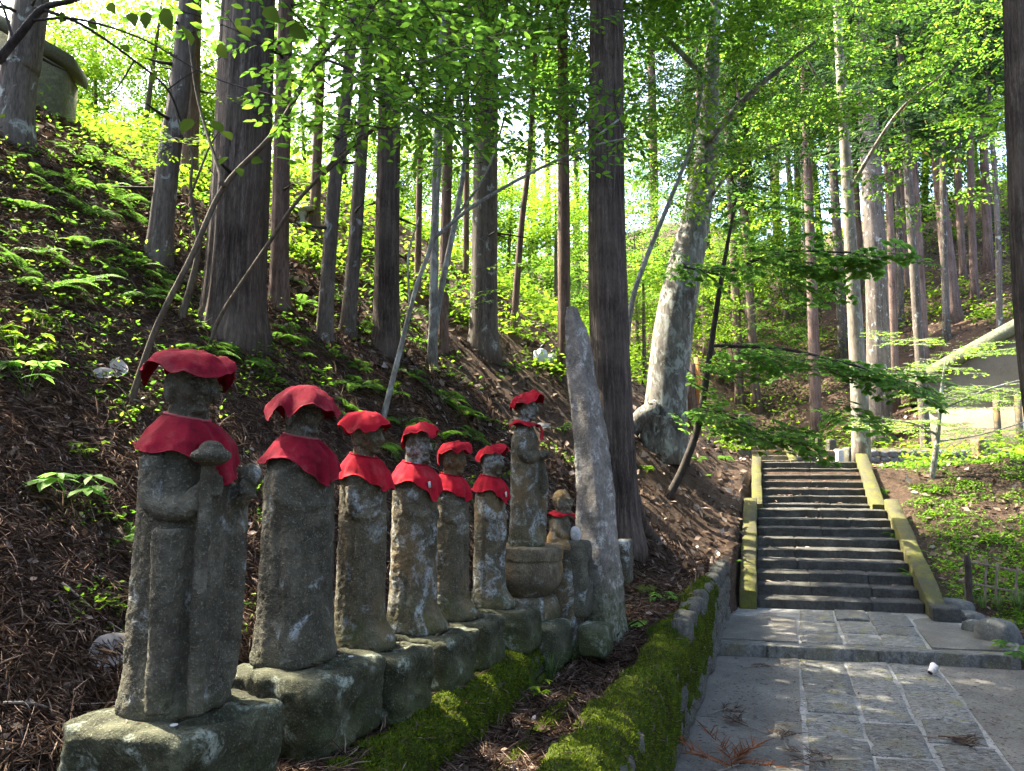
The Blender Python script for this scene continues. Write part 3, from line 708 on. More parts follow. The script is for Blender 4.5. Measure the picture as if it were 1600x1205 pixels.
def cap_mesh(H, Rb, hgt, tilt, waves, seed, droop=0.3, nt=84, nr=24, flat=0.5):
    r_ = random.Random(seed); ph = [r_.uniform(0, 6.28) for _ in range(6)]
    th = np.linspace(0, 2 * np.pi, nt, endpoint=False); v = []
    irr = sum(r_.uniform(0.35, 1.0) * np.sin(m_ * th + r_.uniform(0, 6.28)) * w_ for m_, w_ in ((2, 0.35), (3, 0.5), (5, 0.55), (8, 0.35), (13, 0.15)))
    for t in np.linspace(0, 1, nr):
        rad = Rb * (1 - (1 - t) ** 1.0) * (1 + 0.05 * np.sin(2 * th + ph[0]) + 0.05 * t * irr)
        z = -hgt * (flat * (0.25 * t ** 2 + 0.75 * t ** 5) + (1 - flat) * (0.55 * t ** 1.6 + 0.45 * t ** 3))
        z = z + hgt * droop * t ** 2.6 * irr
        z = z + 0.010 * H * np.sin(3 * th + ph[4]) * np.sin(t * 5.0 + ph[5]) * t + 0.008 * H * np.sin(7 * th + ph[1] + 3 * t) * (t > 0.25) * t
        rad = rad * np.where(t > 0.9, 1 - 0.25 * (t - 0.9), 1)
        v.append(np.stack([rad * np.cos(th), rad * np.sin(th), z + 0 * th], -1))
    v = np.array(v).reshape(-1, 3)
    v = v + (0.004 * H * fbm(v * 40 / H + seed, seed, 2))[:, None]
    wr = 1 - 2 * np.abs(vnoise(v * 16 / H + seed * 3.3, seed + 4)); v[:, 2] += 0.007 * H * wr * np.clip(np.hypot(v[:, 0], v[:, 1]) / Rb, 0.2, 1)
    R = np.array(Matrix.Rotation(tilt[0], 3, 'Y') @ Matrix.Rotation(tilt[1], 3, 'X')); v = v @ R.T
    return v, grid_faces(nr, nt, True)
def solid_cloth(v, f, th):
    me = mesh_np('cloth', v, f, True); n = mesh_no(me); bpy.data.meshes.remove(me)
    if n[:, 2].mean() < 0: n = -n
    k = len(v); b = v - n * th
    # boundary edges
    e = np.concatenate([f[:, [0, 1]], f[:, [1, 2]], f[:, [2, 3]], f[:, [3, 0]]]); es = np.sort(e, 1)
    key = es[:, 0].astype(np.int64) * k + es[:, 1]; u, idx, cnt = np.unique(key, return_index=True, return_counts=True)
    be = e[idx[cnt == 1]]; be = be[be[:, 0] != be[:, 1]]
    side = np.stack([be[:, 0], be[:, 1], be[:, 1] + k, be[:, 0] + k], 1)
    return np.concatenate([v, b]), np.concatenate([f, f[:, ::-1] + k, side])
def bib_mesh(H, zc, rc, sh, drop_f, drop_s, seed, folds=9, amp=0.010, yaw=0.0, nt=110, nr=20, tip=0.10, cone=0.088):
    """collar ring -> over the shoulders -> free hanging pleated hem (front = +X)"""
    r_ = random.Random(seed); ph = [r_.uniform(0, 6.28) for _ in range(5)]
    th = np.linspace(0, 2 * np.pi, nt, endpoint=False); tf = ((th - yaw + np.pi) % (2 * np.pi)) - np.pi
    front = np.exp(-(tf / 0.95) ** 2)
    R = 1.0 / np.sqrt((np.cos(th) / sh[0]) ** 2 + (np.sin(th) / sh[1]) ** 2) * H
    drop = (drop_s + (drop_f - drop_s) * front) * H
    drop = drop * (1 + 0.16 * np.sin(3 * th + ph[0]) + 0.10 * np.sin(folds * th + ph[1])) + 0.012 * H * np.sin(4 * th + ph[1])
    v = []
    for t in np.linspace(0, 1, nr):
        a = min(1.0, t / 0.5); b = max(0.0, (t - 0.5) / 0.5)
        rad = rc * H + (R - rc * H) * a ** 0.85
        z = zc * H + tip * H * -0.25 * (np.cos(tf) * 0.5 + 0.5) * (1 - a) - cone * H * a ** 1.2 - drop * b
        fold = amp * H * 1.25 * (np.abs(np.sin(folds * th / 2 + ph[2] + 0.7 * np.sin(2 * th + ph[3]))) * 1.6 - 1.0 + 0.5 * np.sin((folds * 2 - 3) * th + ph[4])) * (0.12 + t ** 1.2) * (0.45 + 0.55 * front)
        rad = rad + fold + 0.012 * H * b
        v.append(np.stack([rad * np.cos(th), rad * np.sin(th), z + 0.25 * fold], -1))
    v = np.array(v).reshape(-1, 3)
    wr = 1 - 2 * np.abs(vnoise(v * np.array((22, 22, 9)) / H + seed * 1.3, seed + 4)); rr = np.hypot(v[:, 0], v[:, 1])[:, None]
    v[:, :2] *= 1 + 0.006 * H * np.maximum(wr, -0.4)[:, None] / rr
    return v, grid_faces(nr, nt, True)

def cloth_obj(name, v, f, mat, parent, th=0.0035):
    V, F = solid_cloth(v, f, th); return obj(name, mesh_np(name, V, F, True), mat, parent)

FACE = math.radians(-20.5)
fwd = Vector((math.cos(FACE), math.sin(FACE), 0))
#        px   py(base) d    H     cap(Rb, hgt, tilt x,y, waves, droop)          bib(drop front, side, folds, amp, yaw)   stone          felt  turn
ST = [(272, 1104, 2.60, 1.22, (0.134, 0.074, 0.08, -0.05, 6, 0.42, 0.75), (0.088, 0.012, 9, 0.011, 0.15), MAT['stone_dark'][0], 0, 0.0, 0.99,
       'largest red capped stone statue, nearest, holding a knob headed staff', 1.0),
      (459, 1030, 3.36, 1.22, (0.142, 0.110, 0.0, -0.02, 6, 0.30, 0.15), (0.078, 0.012, 10, 0.010, 0.10), MAT['stone_dark'][1], 0, 0.0, 1.04,
       'second stone statue in the row, dark red dome shaped cap and wide bib', 0.3),
      (562, 1010, 3.74, 1.16, (0.115, 0.080, -0.02, 0.02, 6, 0.36, 0.4), (0.060, 0.010, 9, 0.010, 0.05), MAT['stone_lichen'][0], 1, 0.03, 0.84,
       'third stone statue in the row, red cap and bib, lichen streak down its body', 0.4),
      (645, 984, 4.22, 1.145, (0.108, 0.072, -0.30, 0.05, 5, 0.34, 0.6), (0.066, 0.010, 8, 0.008, -0.1), MAT['stone_lichen'][1], 1, 0.0, 0.93,
       'fourth stone statue in the row, white lichen blotches, backward tilted red cap', 0.3),
      (703, 964, 4.66, 1.08, (0.110, 0.075, -0.22, 0.04, 5, 0.40, 0.5), (0.062, 0.012, 8, 0.009, 0.1), MAT['stone_lichen'][0], 1, -0.03, 0.87,
       'fifth stone statue in the row, between the lichen blotched one and the pale faced one', 0.4),
      (765, 948, 5.12, 1.09, (0.110, 0.064, -0.26, 0.02, 5, 0.36, 0.7), (0.066, 0.012, 9, 0.009, 0.15), MAT['stone_lichen'][2], 1, 0.0, 0.84,
       'sixth stone statue in the row, pale face, white tag on its red bib', 0.4)]
STATUE = []
for k, (px, py, d, H, cp, bb, smat, ft, turn, wide, label, slv) in enumerate(ST):
    loc = P(px, py, d); t = thing('jizo_statue', label, 'statue', loc, FACE + turn, 'row of red capped stone statues')
    g = Geo(); torso(g, H, k, sleeve=slv, feet=0.0 if k < 2 else 0.42, wide=wide)
    hy = -0.38 if k == 0 else (-0.2 if k == 1 else -0.1)
    head(g, H, (0.012, 0, 0.905), 1.0, yaw=hy, nose=1.0)
    # arms folded to the chest
    w = 0.112 * wide
    if k == 0:
        limb(g, H, [(0.0, -w, 0.69), (0.02, -w * 1.12, 0.58), (0.10, -0.105, 0.555), (0.135, -0.075, 0.60)], [0.042, 0.04, 0.036, 0.028])
        hand(g, H, (0.142, -0.068, 0.615), -1)
        limb(g, H, [(0.0, w, 0.69), (0.03, w * 1.15, 0.58), (0.09, w * 1.05, 0.57), (0.125, 0.105, 0.60)], [0.042, 0.04, 0.036, 0.03])
        hand(g, H, (0.132, 0.100, 0.605), 1)
        for y_, zt in ((-0.115, 0.5), (0.112, 0.56)):          # hanging sleeves
            limb(g, H, [(0.07, y_, zt), (0.075, y_ * 1.03, 0.35), (0.07, y_ * 1.02, 0.12), (0.06, y_, 0.03)], [0.048, 0.044, 0.040, 0.034])
    else:
        for sgn in (-1, 1):
            limb(g, H, [(0.0, w * 0.93 * sgn, 0.68), (0.02, w * 0.97 * sgn, 0.58), (0.075 * wide, 0.07 * sgn, 0.55), (0.10 * wide, 0.02 * sgn, 0.575)], [0.036, 0.034, 0.030, 0.026])
        limb(g, H, [(0.092 * wide, 0, 0.56), (0.10 * wide, 0, 0.45), (0.095 * wide, 0, 0.25)], [0.034, 0.030, 0.018])
    me = remeshed(g, 'body', 0.0062 if k < 2 else 0.007)
    carve(me, H, (0.012, 0, 0.905), 1.0, hy); weather(me, k + 1, 0.003); obj('body', me, smat, t)
    if k == 0:
        g = Geo()
        limb(g, H, [(0.155, -0.085, 0.02), (0.150, -0.085, 0.3), (0.160, -0.086, 0.68)], [0.022, 0.020, 0.017], 12, 20)
        v, f = ellipsoid(np.array((0.172, -0.09, 0.695)) * H, np.array((0.05, 0.058, 0.024)) * H, 24, 14); g.add(v, f)
        v, f = ellipsoid(np.array((0.172, -0.09, 0.715)) * H, np.array((0.03, 0.034, 0.022)) * H, 20, 12); g.add(v, f)
        me = remeshed(g, 'staff', 0.007); weather(me, 31, 0.003); obj('staff', me, smat, t)
        v, f = ellipsoid(np.array((0.148, 0.097, 0.640)) * H, np.array((0.034, 0.034, 0.036)) * H, 24, 16)
        me = mesh_np('jewel', v, f, True); weather(me, 33, 0.003); obj('jewel', me, smat, t)
    fm = MAT['felt'][ft]
    v, f = cap_mesh(H, cp[0] * H, cp[1] * H, (cp[2], cp[3]), cp[4], 50 + k, cp[5], flat=cp[6])
    v = v + np.array((0.002, 0, 1.003)) * H
    cloth_obj('cap', v, f, fm, t)
    v, f = bib_mesh(H, 0.822, 0.058, (0.106 * wide + 0.020, 0.116 * wide + 0.014), bb[0] * 1.25, bb[1], 70 + k, bb[2], bb[3], bb[4])
    bo = cloth_obj('bib', v, f, fm, t)
    nt = 110; ring = v[:nt]; g = Geo(); gtube(g, np.concatenate([ring, ring[:1]]) + np.array((0, 0, 0.002)), 0.0055, 6)
    obj('collar_binding', g.mesh('collar_binding', True), MAT['cord'] if k in (0, 1) else fm, bo)
    if k in (3, 5):
        a = 0 if k == 5 else 0.25; p0 = v[12 * nt + int(nt * (0.95 if k == 5 else 0.9))]
        vv = np.array([(0, -0.012, 0), (0, 0.014, 0.004), (0.004, 0.016, -0.03), (0.004, -0.01, -0.034)]) + p0 + np.array((0.014, 0, 0.0))
        g = Geo(); g.add(np.concatenate([vv, vv + np.array((0.002, 0, 0))]), [[0, 1, 2, 3], [7, 6, 5, 4], [0, 4, 5, 1], [1, 5, 6, 2], [2, 6, 7, 3], [3, 7, 4, 0]])
        obj('tag', g.mesh('tag'), MAT['white_plaster'], bo)
    STATUE.append((t, loc, H))

# pedestals of the row
def nrm_c(w, hh):
    c = w - np.array((0, 0, hh / 2)); return c / (np.linalg.norm(c, axis=1)[:, None] + 1e-9)
BASE = [(0.02, 0.52, 0.50, 0.36, 0.05, 'wide dark pedestal stone with a small basin under the staff bearing statue'),
        (0.05, 0.55, 0.52, 0.36, 0.06, 'dark mossy pedestal stone under the second statue in the row'),
        (0.10, 0.46, 0.36, 0.32, 0.04, 'pedestal stone with a pale drip stain under the third statue in the row'),
        (0.10, 0.46, 0.36, 0.30, 0.03, 'grey lichened pedestal stone under the fourth statue in the row'),
        (0.11, 0.42, 0.30, 0.28, 0.03, 'small mossy pedestal stone under the fifth statue in the row'),
        (0.12, 0.42, 0.30, 0.27, 0.02, 'sunlit topped pedestal stone under the sixth statue in the row')]
for k, ((t, loc, H), (f_, dx, dy, hh, tp, label)) in enumerate(zip(STATUE, BASE)):
    w, f = rock((dx, dy, hh), 40 if k < 3 else 26, 12.0 if k > 1 else 9.0, 0.016, 5.0, 60 + k, tp, 0.085); w = w + (0.011 * fbm(w * 17, 5 + k, 3))[:, None] * nrm_c(w, hh)
    top = w[:, 2] > hh * 0.8
    cx, cy = (0.20, 0.02) if k < 3 else (0.15, 0.0)
    dd = np.hypot((w[:, 0] - cx + f_) / 0.055, (w[:, 1] - cy) / 0.12)
    w[:, 2] = np.where(top, np.minimum(w[:, 2], hh + 0.004), w[:, 2])
    w[:, 2] -= np.where(top, 0.045 * np.clip(1 - dd ** 2, 0, 1), 0)
    c = loc + Matrix.Rotation(FACE, 3, 'Z') @ Vector((f_, 0, 0))
    o = obj('pedestal_stone', mesh_np('pedestal_stone', w, f, True), MAT['stone_base'], None, (c.x, c.y, loc.z - hh + 0.006))
    o.rotation_euler = (0, 0, FACE + random.uniform(-0.06, 0.06))
    tag(o, label, 'pedestal', 'pedestal stones of the statue row')
for k, (fx, sy) in enumerate(((0.16, -0.16), (0.23, 0.10))):
    c = STATUE[k][1] + Matrix.Rotation(FACE, 3, 'Z') @ Vector((fx, sy, 0.008))
    g = Geo(); a = np.linspace(0, 2 * np.pi, 18, endpoint=False); p = np.stack([0.012 * np.cos(a), 0.012 * np.sin(a), a * 0], -1)
    g.add(np.concatenate([p, p + (0, 0, 0.002), [[0, 0, 0.0024]]]), [[i, (i + 1) % 18, 18 + (i + 1) % 18, 18 + i] for i in range(18)])
    g.add(np.concatenate([p + (0, 0, 0.002), [[0, 0, 0.0024]]]), [[i, (i + 1) % 18, 18] for i in range(18)])
    tag(obj('coin', g.mesh('coin'), MAT['metal'], None, c), ['small white coin at the foot of the staff bearing statue', 'small white coin at the foot of the second statue'][k], 'coin', 'coins left on the pedestals')

# taller statue on a lotus pedestal
base7 = P(827, 972, 5.55); b7 = thing('lotus_pedestal', 'round two tier stone pedestal with tan bowl carrying the tallest statue', 'pedestal', (base7.x, base7.y, base7.z), FACE)
def lathe(prof, nt=40, petals=0, pamp=0.0, seed=0, sq=2.0):
    pr = smooth_path(np.array([(a, b, 0) for a, b in prof]), 30); th = np.linspace(0, 2 * np.pi, nt, endpoint=False)
    k = (np.abs(np.cos(th)) ** sq + np.abs(np.sin(th)) ** sq) ** (-1 / sq)
    v = []
    for r, z, _ in pr:
        rr = r * k * (1 + pamp * np.abs(np.sin(petals * th / 2)) if petals else k * 0 + 1)
        v.append(np.stack([rr * np.cos(th), rr * np.sin(th), z + 0 * th], -1))
    v = np.array(v).reshape(-1, 3); n = len(v)
    v = v + 0.008 * np.stack([fbm(v * 9 + seed, seed, 2)] * 3, -1)
    f = grid_faces(30, nt, True); i = np.arange(nt); g = Geo(); g.add(v, f)
    g.add(np.concatenate([v[-nt:], [[0, 0, pr[-1, 1]]]]), np.stack([i, (i + 1) % nt, np.full(nt, nt)], 1))
    g.add(np.concatenate([v[:nt], [[0, 0, pr[0, 1]]]]), np.stack([(i + 1) % nt, i, np.full(nt, nt)], 1))
    return g
obj('drum', lathe([(0.17, 0.0), (0.215, 0.03), (0.225, 0.10), (0.20, 0.18), (0.16, 0.20)], seed=3).mesh('drum', True), MAT['stone_lichen'][1], b7)
obj('bowl', lathe([(0.14, 0.195), (0.17, 0.22), (0.222, 0.29), (0.242, 0.40), (0.238, 0.455), (0.245, 0.47), (0.243, 0.545), (0.225, 0.555)], 48, 10, 0.05, 5).mesh('bowl', True), MAT['stone_tan'], b7)
s7 = thing('jizo_statue', 'tallest stone statue on the round pedestal beside the standing slab', 'statue', base7 + Vector((-0.03, 0.01, 0.545)), FACE + 0.02)
H = 1.15; g = Geo(); torso(g, H, 9, sleeve=0.4, feet=0.25, wide=0.80); head(g, H, (0.015, 0, 0.90), 0.95)
for sgn in (-1, 1):
    limb(g, H, [(0.0, 0.105 * sgn, 0.70), (0.02, 0.115 * sgn, 0.60), (0.07, 0.07 * sgn, 0.57), (0.11, 0.03 * sgn, 0.60)], [0.042, 0.04, 0.034, 0.026])
limb(g, H, [(0.08, 0.085, 0.56), (0.10, 0.085, 0.4), (0.09, 0.08, 0.2), (0.08, 0.07, 0.03)], [0.03, 0.035, 0.035, 0.04])
v, f = ellipsoid(np.array((0.115, 0.085, 0.60)) * H, np.array((0.034, 0.034, 0.03)) * H); g.add(v, f)
me = remeshed(g, 'body', 0.0065); carve(me, H, (0.015, 0, 0.90), 0.95); weather(me, 12, 0.003); obj('body', me, MAT['stone_lichen'][1], s7)
v, f = cap_mesh(H, 0.125 * H, 0.075 * H, (-0.30, 0.03), 5, 61, 0.36, flat=0.6); cloth_obj('cap', v + np.array((-0.002, 0, 1.0)) * H, f, MAT['felt'][1], s7)
v, f = bib_mesh(H, 0.828, 0.05, (0.088, 0.093), 0.012, 0.004, 83, 7, 0.006, 0.1, cone=0.035); cloth_obj('bib', v, f, MAT['felt'][1], s7)
a = np.linspace(0, 1, 10); n_ = 5   # hanging tail of the scarf
vv = np.array([[(0.092 + 0.035 * s_ + 0.01 * math.sin(5 * s_), (u - 0.5) * (0.05 + 0.03 * s_) + 0.02, 0.79 - 0.10 * s_) for u in np.linspace(0, 1, n_)] for s_ in a]).reshape(-1, 3) * H
cloth_obj('scarf_tail', vv, grid_faces(10, n_), MAT['felt'][1], s7, 0.004)
blk = P(838, 972, 5.5)
for (px, dx, dy, hh, lab, d, pz) in ((885, 0.42, 0.40, 0.30, 'square mossy foundation stone under the round pedestal', 5.36, 970),
                                     (930, 0.22, 0.24, 0.22, 'small mossy cube stone at the foot of the standing slab', 5.45, 975)):
    c = P(px - (45 if px < 900 else 0), pz, d)
    w, f = rock((dx, dy, hh), 12, 9.0, 0.014, 6.0, px, 0.0, 0.03)
    o = obj('foundation_stone', mesh_np('foundation_stone', w, f, True), MAT['stone_base'], None, (c.x, c.y, c.z - hh)); o.rotation_euler = (0, 0, FACE)
    tag(o, lab, 'stone', 'foundation stones')

# small seated bald statue with its boxy stone shrine
shr = P(902, 962, 5.72)
w, f = rock((0.20, 0.22, 0.56), 16, 12.0, 0.010, 6.0, 31, -0.02, 0.03)
dd = (np.abs(w[:, 1]) < 0.03) & (np.abs(w[:, 2] - 0.34) < 0.05) & (w[:, 0] > 0.06); w[dd, 0] -= 0.05
o = obj('stone_block_shrine', mesh_np('stone_block_shrine', w, f, True), MAT['stone_dark'][1], None, (shr.x, shr.y, shr.z)); o.rotation_euler = (0, 0, FACE)
tag(o, 'dark squared stone shrine block with a small hole, in front of the standing slab', 'stone shrine')
wst = P(904, 876, 5.66); w, f = rock((0.085, 0.075, 0.12), 8, 2.3, 0.006, 8.0, 3)
o = obj('white_pebble', mesh_np('white_pebble', w, f, True), MAT['white_stone'], None, (wst.x, wst.y, shr.z + 0.553)); tag(o, 'egg shaped white stone set on top of the dark shrine block', 'stone')
o.location = (shr.x - 0.01, shr.y - 0.03, shr.z + 0.552)
s8p = P(877, 862, 5.80)
s8 = thing('seated_statue', 'small bald stone figure with a short red bib behind the round pedestal', 'statue', (s8p.x, s8p.y, s8p.z), FACE)
g = Geo(); v, f = ellipsoid((0.0, 0, 0.09), (0.11, 0.13, 0.11)); g.add(v, f)
v, f = ellipsoid((-0.01, 0, 0.19), (0.085, 0.105, 0.13)); g.add(v, f)
for sgn in (-1, 1):
    limb(g, 1, [(-0.01, 0.095 * sgn, 0.25), (0.02, 0.115 * sgn, 0.16), (0.08, 0.06 * sgn, 0.12)], [0.035, 0.034, 0.028])
    limb(g, 1, [(0.0, 0.09 * sgn, 0.05), (0.09, 0.11 * sgn, 0.05), (0.11, 0.0, 0.045)], [0.05, 0.05, 0.035])
limb(g, 1, [(0, 0, 0.26), (0.005, 0, 0.34)], [0.05, 0.045]); head(g, 1.0, (0.01, 0, 0.385), 1.0)
me = remeshed(g, 'body', 0.0055); carve(me, 1.0, (0.01, 0, 0.385)); weather(me, 21, 0.0025); obj('body', me, MAT['stone_tan'], s8)
v, f = bib_mesh(1.0, 0.318, 0.05, (0.10, 0.105), 0.018, 0.002, 91, 7, 0.005, 0.1, cone=0.03); cloth_obj('bib', v, f, MAT['felt'][1], s8)
# its stone seat, down to the ground behind the round pedestal
w, f = rock((0.30, 0.32, s8p.z - hz(s8p.x, s8p.y) + 0.12), 12, 7.0, 0.012, 6.0, 77)
o = obj('seat_stone', mesh_np('seat_stone', w, f, True), MAT['stone_lichen'][1], None, (s8p.x, s8p.y, hz(s8p.x, s8p.y) - 0.11)); o.rotation_euler = (0, 0, FACE)
tag(o, 'tall grey stone carrying the small bald seated figure', 'stone')

# tall standing slab
sb = P(943, 952, 5.95); n = 40
g = Geo(); v = []; Hs = P(905, 476, 5.95).z - sb.z
u_ = np.linspace(-1, 1, 13)[:-1]; w_ = np.linspace(-1, 1, 8)[:-1]
per = np.array([(1, t) for t in u_] + [(-t, 1) for t in w_] + [(-1, -t) for t in u_] + [(t, -1) for t in w_]); m_ = len(per); n = 54
for t in np.linspace(0, 1, n):
    half_w = np.interp(t, [0, 0.1, 0.4, 0.75, 0.88, 0.95, 1.0], [0.185, 0.17, 0.145, 0.125, 0.115, 0.09, 0.045])
    half_t = np.interp(t, [0, 0.1, 0.5, 0.85, 1.0], [0.15, 0.125, 0.10, 0.07, 0.03])
    cx = np.interp(t, [0, 0.5, 0.85, 1], [0.0, -0.09, -0.20, -0.24]); cy = np.interp(t, [0, 0.6, 0.88, 1], [0, 0.03, 0.03, -0.03])
    v.append(np.stack([cx + half_t * per[:, 0], cy + half_w * per[:, 1], np.full(m_, -0.3 + t * (Hs + 0.3))], -1))
v = np.array(v).reshape(-1, 3); d = np.tile(np.stack([per[:, 0], per[:, 1], 0 * per[:, 0]], -1), (n, 1)); d /= np.linalg.norm(d, axis=1)[:, None]
v = v + d * (0.020 * fbm(v * np.array((3, 3, 2.2)) + 3, 44, 4) + 0.020 * np.round(2.5 * vnoise(v * np.array((5, 5, 2.5)), 51)) / 2.5 + 0.008 * fbm(v * 24, 48, 2))[:, None]
g.add(v, grid_faces(n, m_, True)); i = np.arange(m_); g.add(np.concatenate([v[-m_:], v[-m_:].mean(0)[None] + (0, 0, 0.012)]), np.stack([i, (i + 1) % m_, np.full(m_, m_)], 1))
o = obj('standing_slab', g.mesh('standing_slab', False), MAT['stele'], None, sb); o.rotation_euler = (0, 0, FACE - 0.22)
tag(o, 'tall pointed natural stone slab streaked with pale lichen, standing before the cedar', 'standing stone')
c = P(975, 905, 6.35); w, f = rock((0.13, 0.22, 0.36), 10, 10.0, 0.01, 6.0, 5); o = obj('small_marker', mesh_np('small_marker', w, f, True), MAT['stone_dark'][0], None, (c.x, c.y, c.z - 0.03)); o.rotation_euler = (0, 0, FACE)
tag(o, 'small dark squared marker stone just right of the tall slab', 'stone')
c = hit(1005, 925); w, f = rock((0.3, 0.2, 0.09), 8, 3.0, 0.02, 6.0, 6); o = obj('flat_mossy_stone', mesh_np('flat_mossy_stone', w, f, True), MAT['moss'], None, (c.x, c.y, c.z - 0.04)); o.rotation_euler = (0, 0, 0.3)
tag(o, 'flat stone covered with moss on the bank right of the tall slab', 'stone')

# ================================================================== VEGETATION TOOLS
L2v = np.array([(0, 0, 0), (0.45, 0.27, 0.05), (1, 0, -0.05), (0.45, -0.27, 0.05)]); L2f = np.array([(0, 3, 2), (0, 2, 1)])
L8v = np.array([(0, 0, 0), (0.28, 0.20, 0.035), (0.62, 0.215, 0.03), (1, 0, -0.09), (0.62, -0.215, 0.03), (0.28, -0.20, 0.035), (0.28, 0, -0.005), (0.64, 0, -0.03)])
L8f = np.array([(0, 6, 1), (6, 7, 2), (6, 2, 1), (7, 3, 2), (0, 5, 6), (6, 4, 7), (6, 5, 4), (7, 4, 3)])
def nrmz(a): return a / (np.linalg.norm(a, axis=-1, keepdims=True) + 1e-9)
def leaves(g, pos, dr, nr, size, near=False, width=1.0):
    pos = np.asarray(pos); n = len(pos)
    if n == 0: return
    tv, tf = (L8v, L8f) if near else (L2v, L2f)
    x = nrmz(np.asarray(dr)); y = nrmz(np.cross(nr, x)); z = np.cross(x, y)
    s = np.broadcast_to(np.asarray(size, float), (n,))[:, None, None]
    v = pos[:, None, :] + s * (tv[None, :, 0:1] * x[:, None, :] + width * tv[None, :, 1:2] * y[:, None, :] + tv[None, :, 2:3] * z[:, None, :])
    f = tf[None] + (np.arange(n) * len(tv))[:, None, None]
    g.add(v.reshape(-1, 3), f.reshape(-1, 3))
def spray(r, L=0.7, leaf=0.07, droop=0.15, spread=0.55, gap=0.62, whorl=False):
    """flat leafy branchlet along +X: returns leaf arrays and twig polylines"""
    pos, dr, nr, sz, tw = [], [], [], [], []
    def pt(x): return np.array([x, 0.04 * L * math.sin(4 * x / L + k0), -droop * x * x / L])
    k0 = r.uniform(0, 6)
    tw.append(np.array([pt(x) for x in np.linspace(0, L, 6)]))
    side = 1; x = L * 0.12
    while x < L:
        a = r.uniform(0.6, 1.0) * side; ln = L * spread * (1 - 0.65 * x / L) * r.uniform(0.7, 1.15)
        p0 = pt(x); d = np.array([math.cos(a), math.sin(a), r.uniform(-0.15, 0.12)])
        tw.append(np.array([p0, p0 + d * ln * 0.5 + (0, 0, 0.01), p0 + d * ln + (0, 0, -0.06 * ln)]))
        t = leaf * 0.5; s2 = 1
        while t < ln:
            q = p0 + d * t; b = a + s2 * r.uniform(0.5, 1.0)
            pos.append(q); dr.append((math.cos(b), math.sin(b), r.uniform(-0.45, 0.1))); sz.append(leaf * r.uniform(0.65, 1.2))
            nr.append((r.normal(0, 0.25), r.normal(0, 0.25), 1)); s2 = -s2; t += leaf * gap * r.uniform(0.7, 1.2)
        q = p0 + d * ln; m = 1 if not whorl else 4
        for e in range(m):
            b = a + (e - (m - 1) / 2) * 0.7
            pos.append(q); dr.append((math.cos(b), math.sin(b), -0.15)); sz.append(leaf * r.uniform(0.9, 1.2)); nr.append((r.normal(0, 0.2), r.normal(0, 0.2), 1))
        side = -side; x += L * r.uniform(0.09, 0.16)
    return np.array(pos), np.array(dr), np.array(nr), np.array(sz), tw
def put_spray(g, gt, sp_, o, yaw, pitch, roll, sc=1.0, near=False, tw=0.0025, width=1.0):
    R = np.array(Matrix.Rotation(yaw, 3, 'Z') @ Matrix.Rotation(pitch, 3, 'Y') @ Matrix.Rotation(roll, 3, 'X'))
    pos, dr, nr, sz, tws = sp_
    leaves(g, pos @ R.T * sc + np.asarray(o), dr @ R.T, nr @ R.T, sz * sc, near, width)
    if gt is not None:
        for k, t in enumerate(tws):
            t = t @ R.T * sc + np.asarray(o); gtube(gt, t, np.linspace(tw * (1.6 if k == 0 else 1), tw * 0.5, len(t)), 3)
VR = np.random.default_rng(21)
SPRAYS = [spray(VR, 0.8, 0.082, 0.12) for _ in range(6)]
SPRAYS_S = [spray(VR, 0.6, 0.05, 0.10, gap=0.6) for _ in range(4)]
SPRAYS_BIG = [spray(VR, 0.85, 0.155, 0.22, spread=0.42, gap=0.55, whorl=True) for _ in range(4)]
SPRAYS_FAR = [spray(VR, 1.2, 0.15, 0.12, spread=0.6, gap=0.62) for _ in range(5)]

def ridge_mod(seed, amp, R=2.2, zs=0.45):
    """bark relief: ridged noise drawn out along the trunk"""
    def f(a, pts):
        z = pts[:, 2:3] + 0 * a; aa = a + 0 * z
        p = np.stack([np.cos(aa) * R, np.sin(aa) * R, z * zs], -1)
        n1 = 1 - 2 * np.abs(vnoise(p + seed * 1.7, seed)); n2 = 1 - 2 * np.abs(vnoise(p * np.array((2.1, 2.1, 1.6)) + 5.0 + seed, seed + 3)); lo = vnoise(p * np.array((0.35, 0.35, 0.5)), seed + 6)
        return 1 + amp * (0.6 * n1 + 0.4 * n2) + 0.5 * amp * lo
    return f
def tree_trunk(root, loc, ctrl, mat, seg=20, amp=0.05, step=0.4, flare=1.5, seed=0, flare_h=0.6, lobes=5):
    """ctrl: world points with radius; builds the trunk in the root's local space"""
    c = np.array([(p[0] - loc[0], p[1] - loc[1], p[2] - loc[2], r) for p, r in ctrl])
    n = max(10, int(np.linalg.norm(c[-1, :3] - c[0, :3]) / step)); q = smooth_path(c, n)
    # finer rings near the ground
    z = q[:, 2]; rm = ridge_mod(seed, amp, 4.6 if seg > 60 else 2.6, 0.30); r_ = random.Random(seed); ph = r_.uniform(0, 6)
    def mod(a, pts):
        hgt = np.clip(pts[:, 2:3] / flare_h, 0, 8); fl = np.exp(-hgt * 2.2)
        return rm(a, pts) * (1 + (flare - 1) * fl * (0.75 + 0.5 * np.abs(np.sin(lobes * a / 2 + ph))))
    g = Geo(); gtube(g, q[:, :3], np.maximum(q[:, 3], 0.01), seg, mod)
    return obj('trunk', g.mesh('trunk', True), mat, root), q
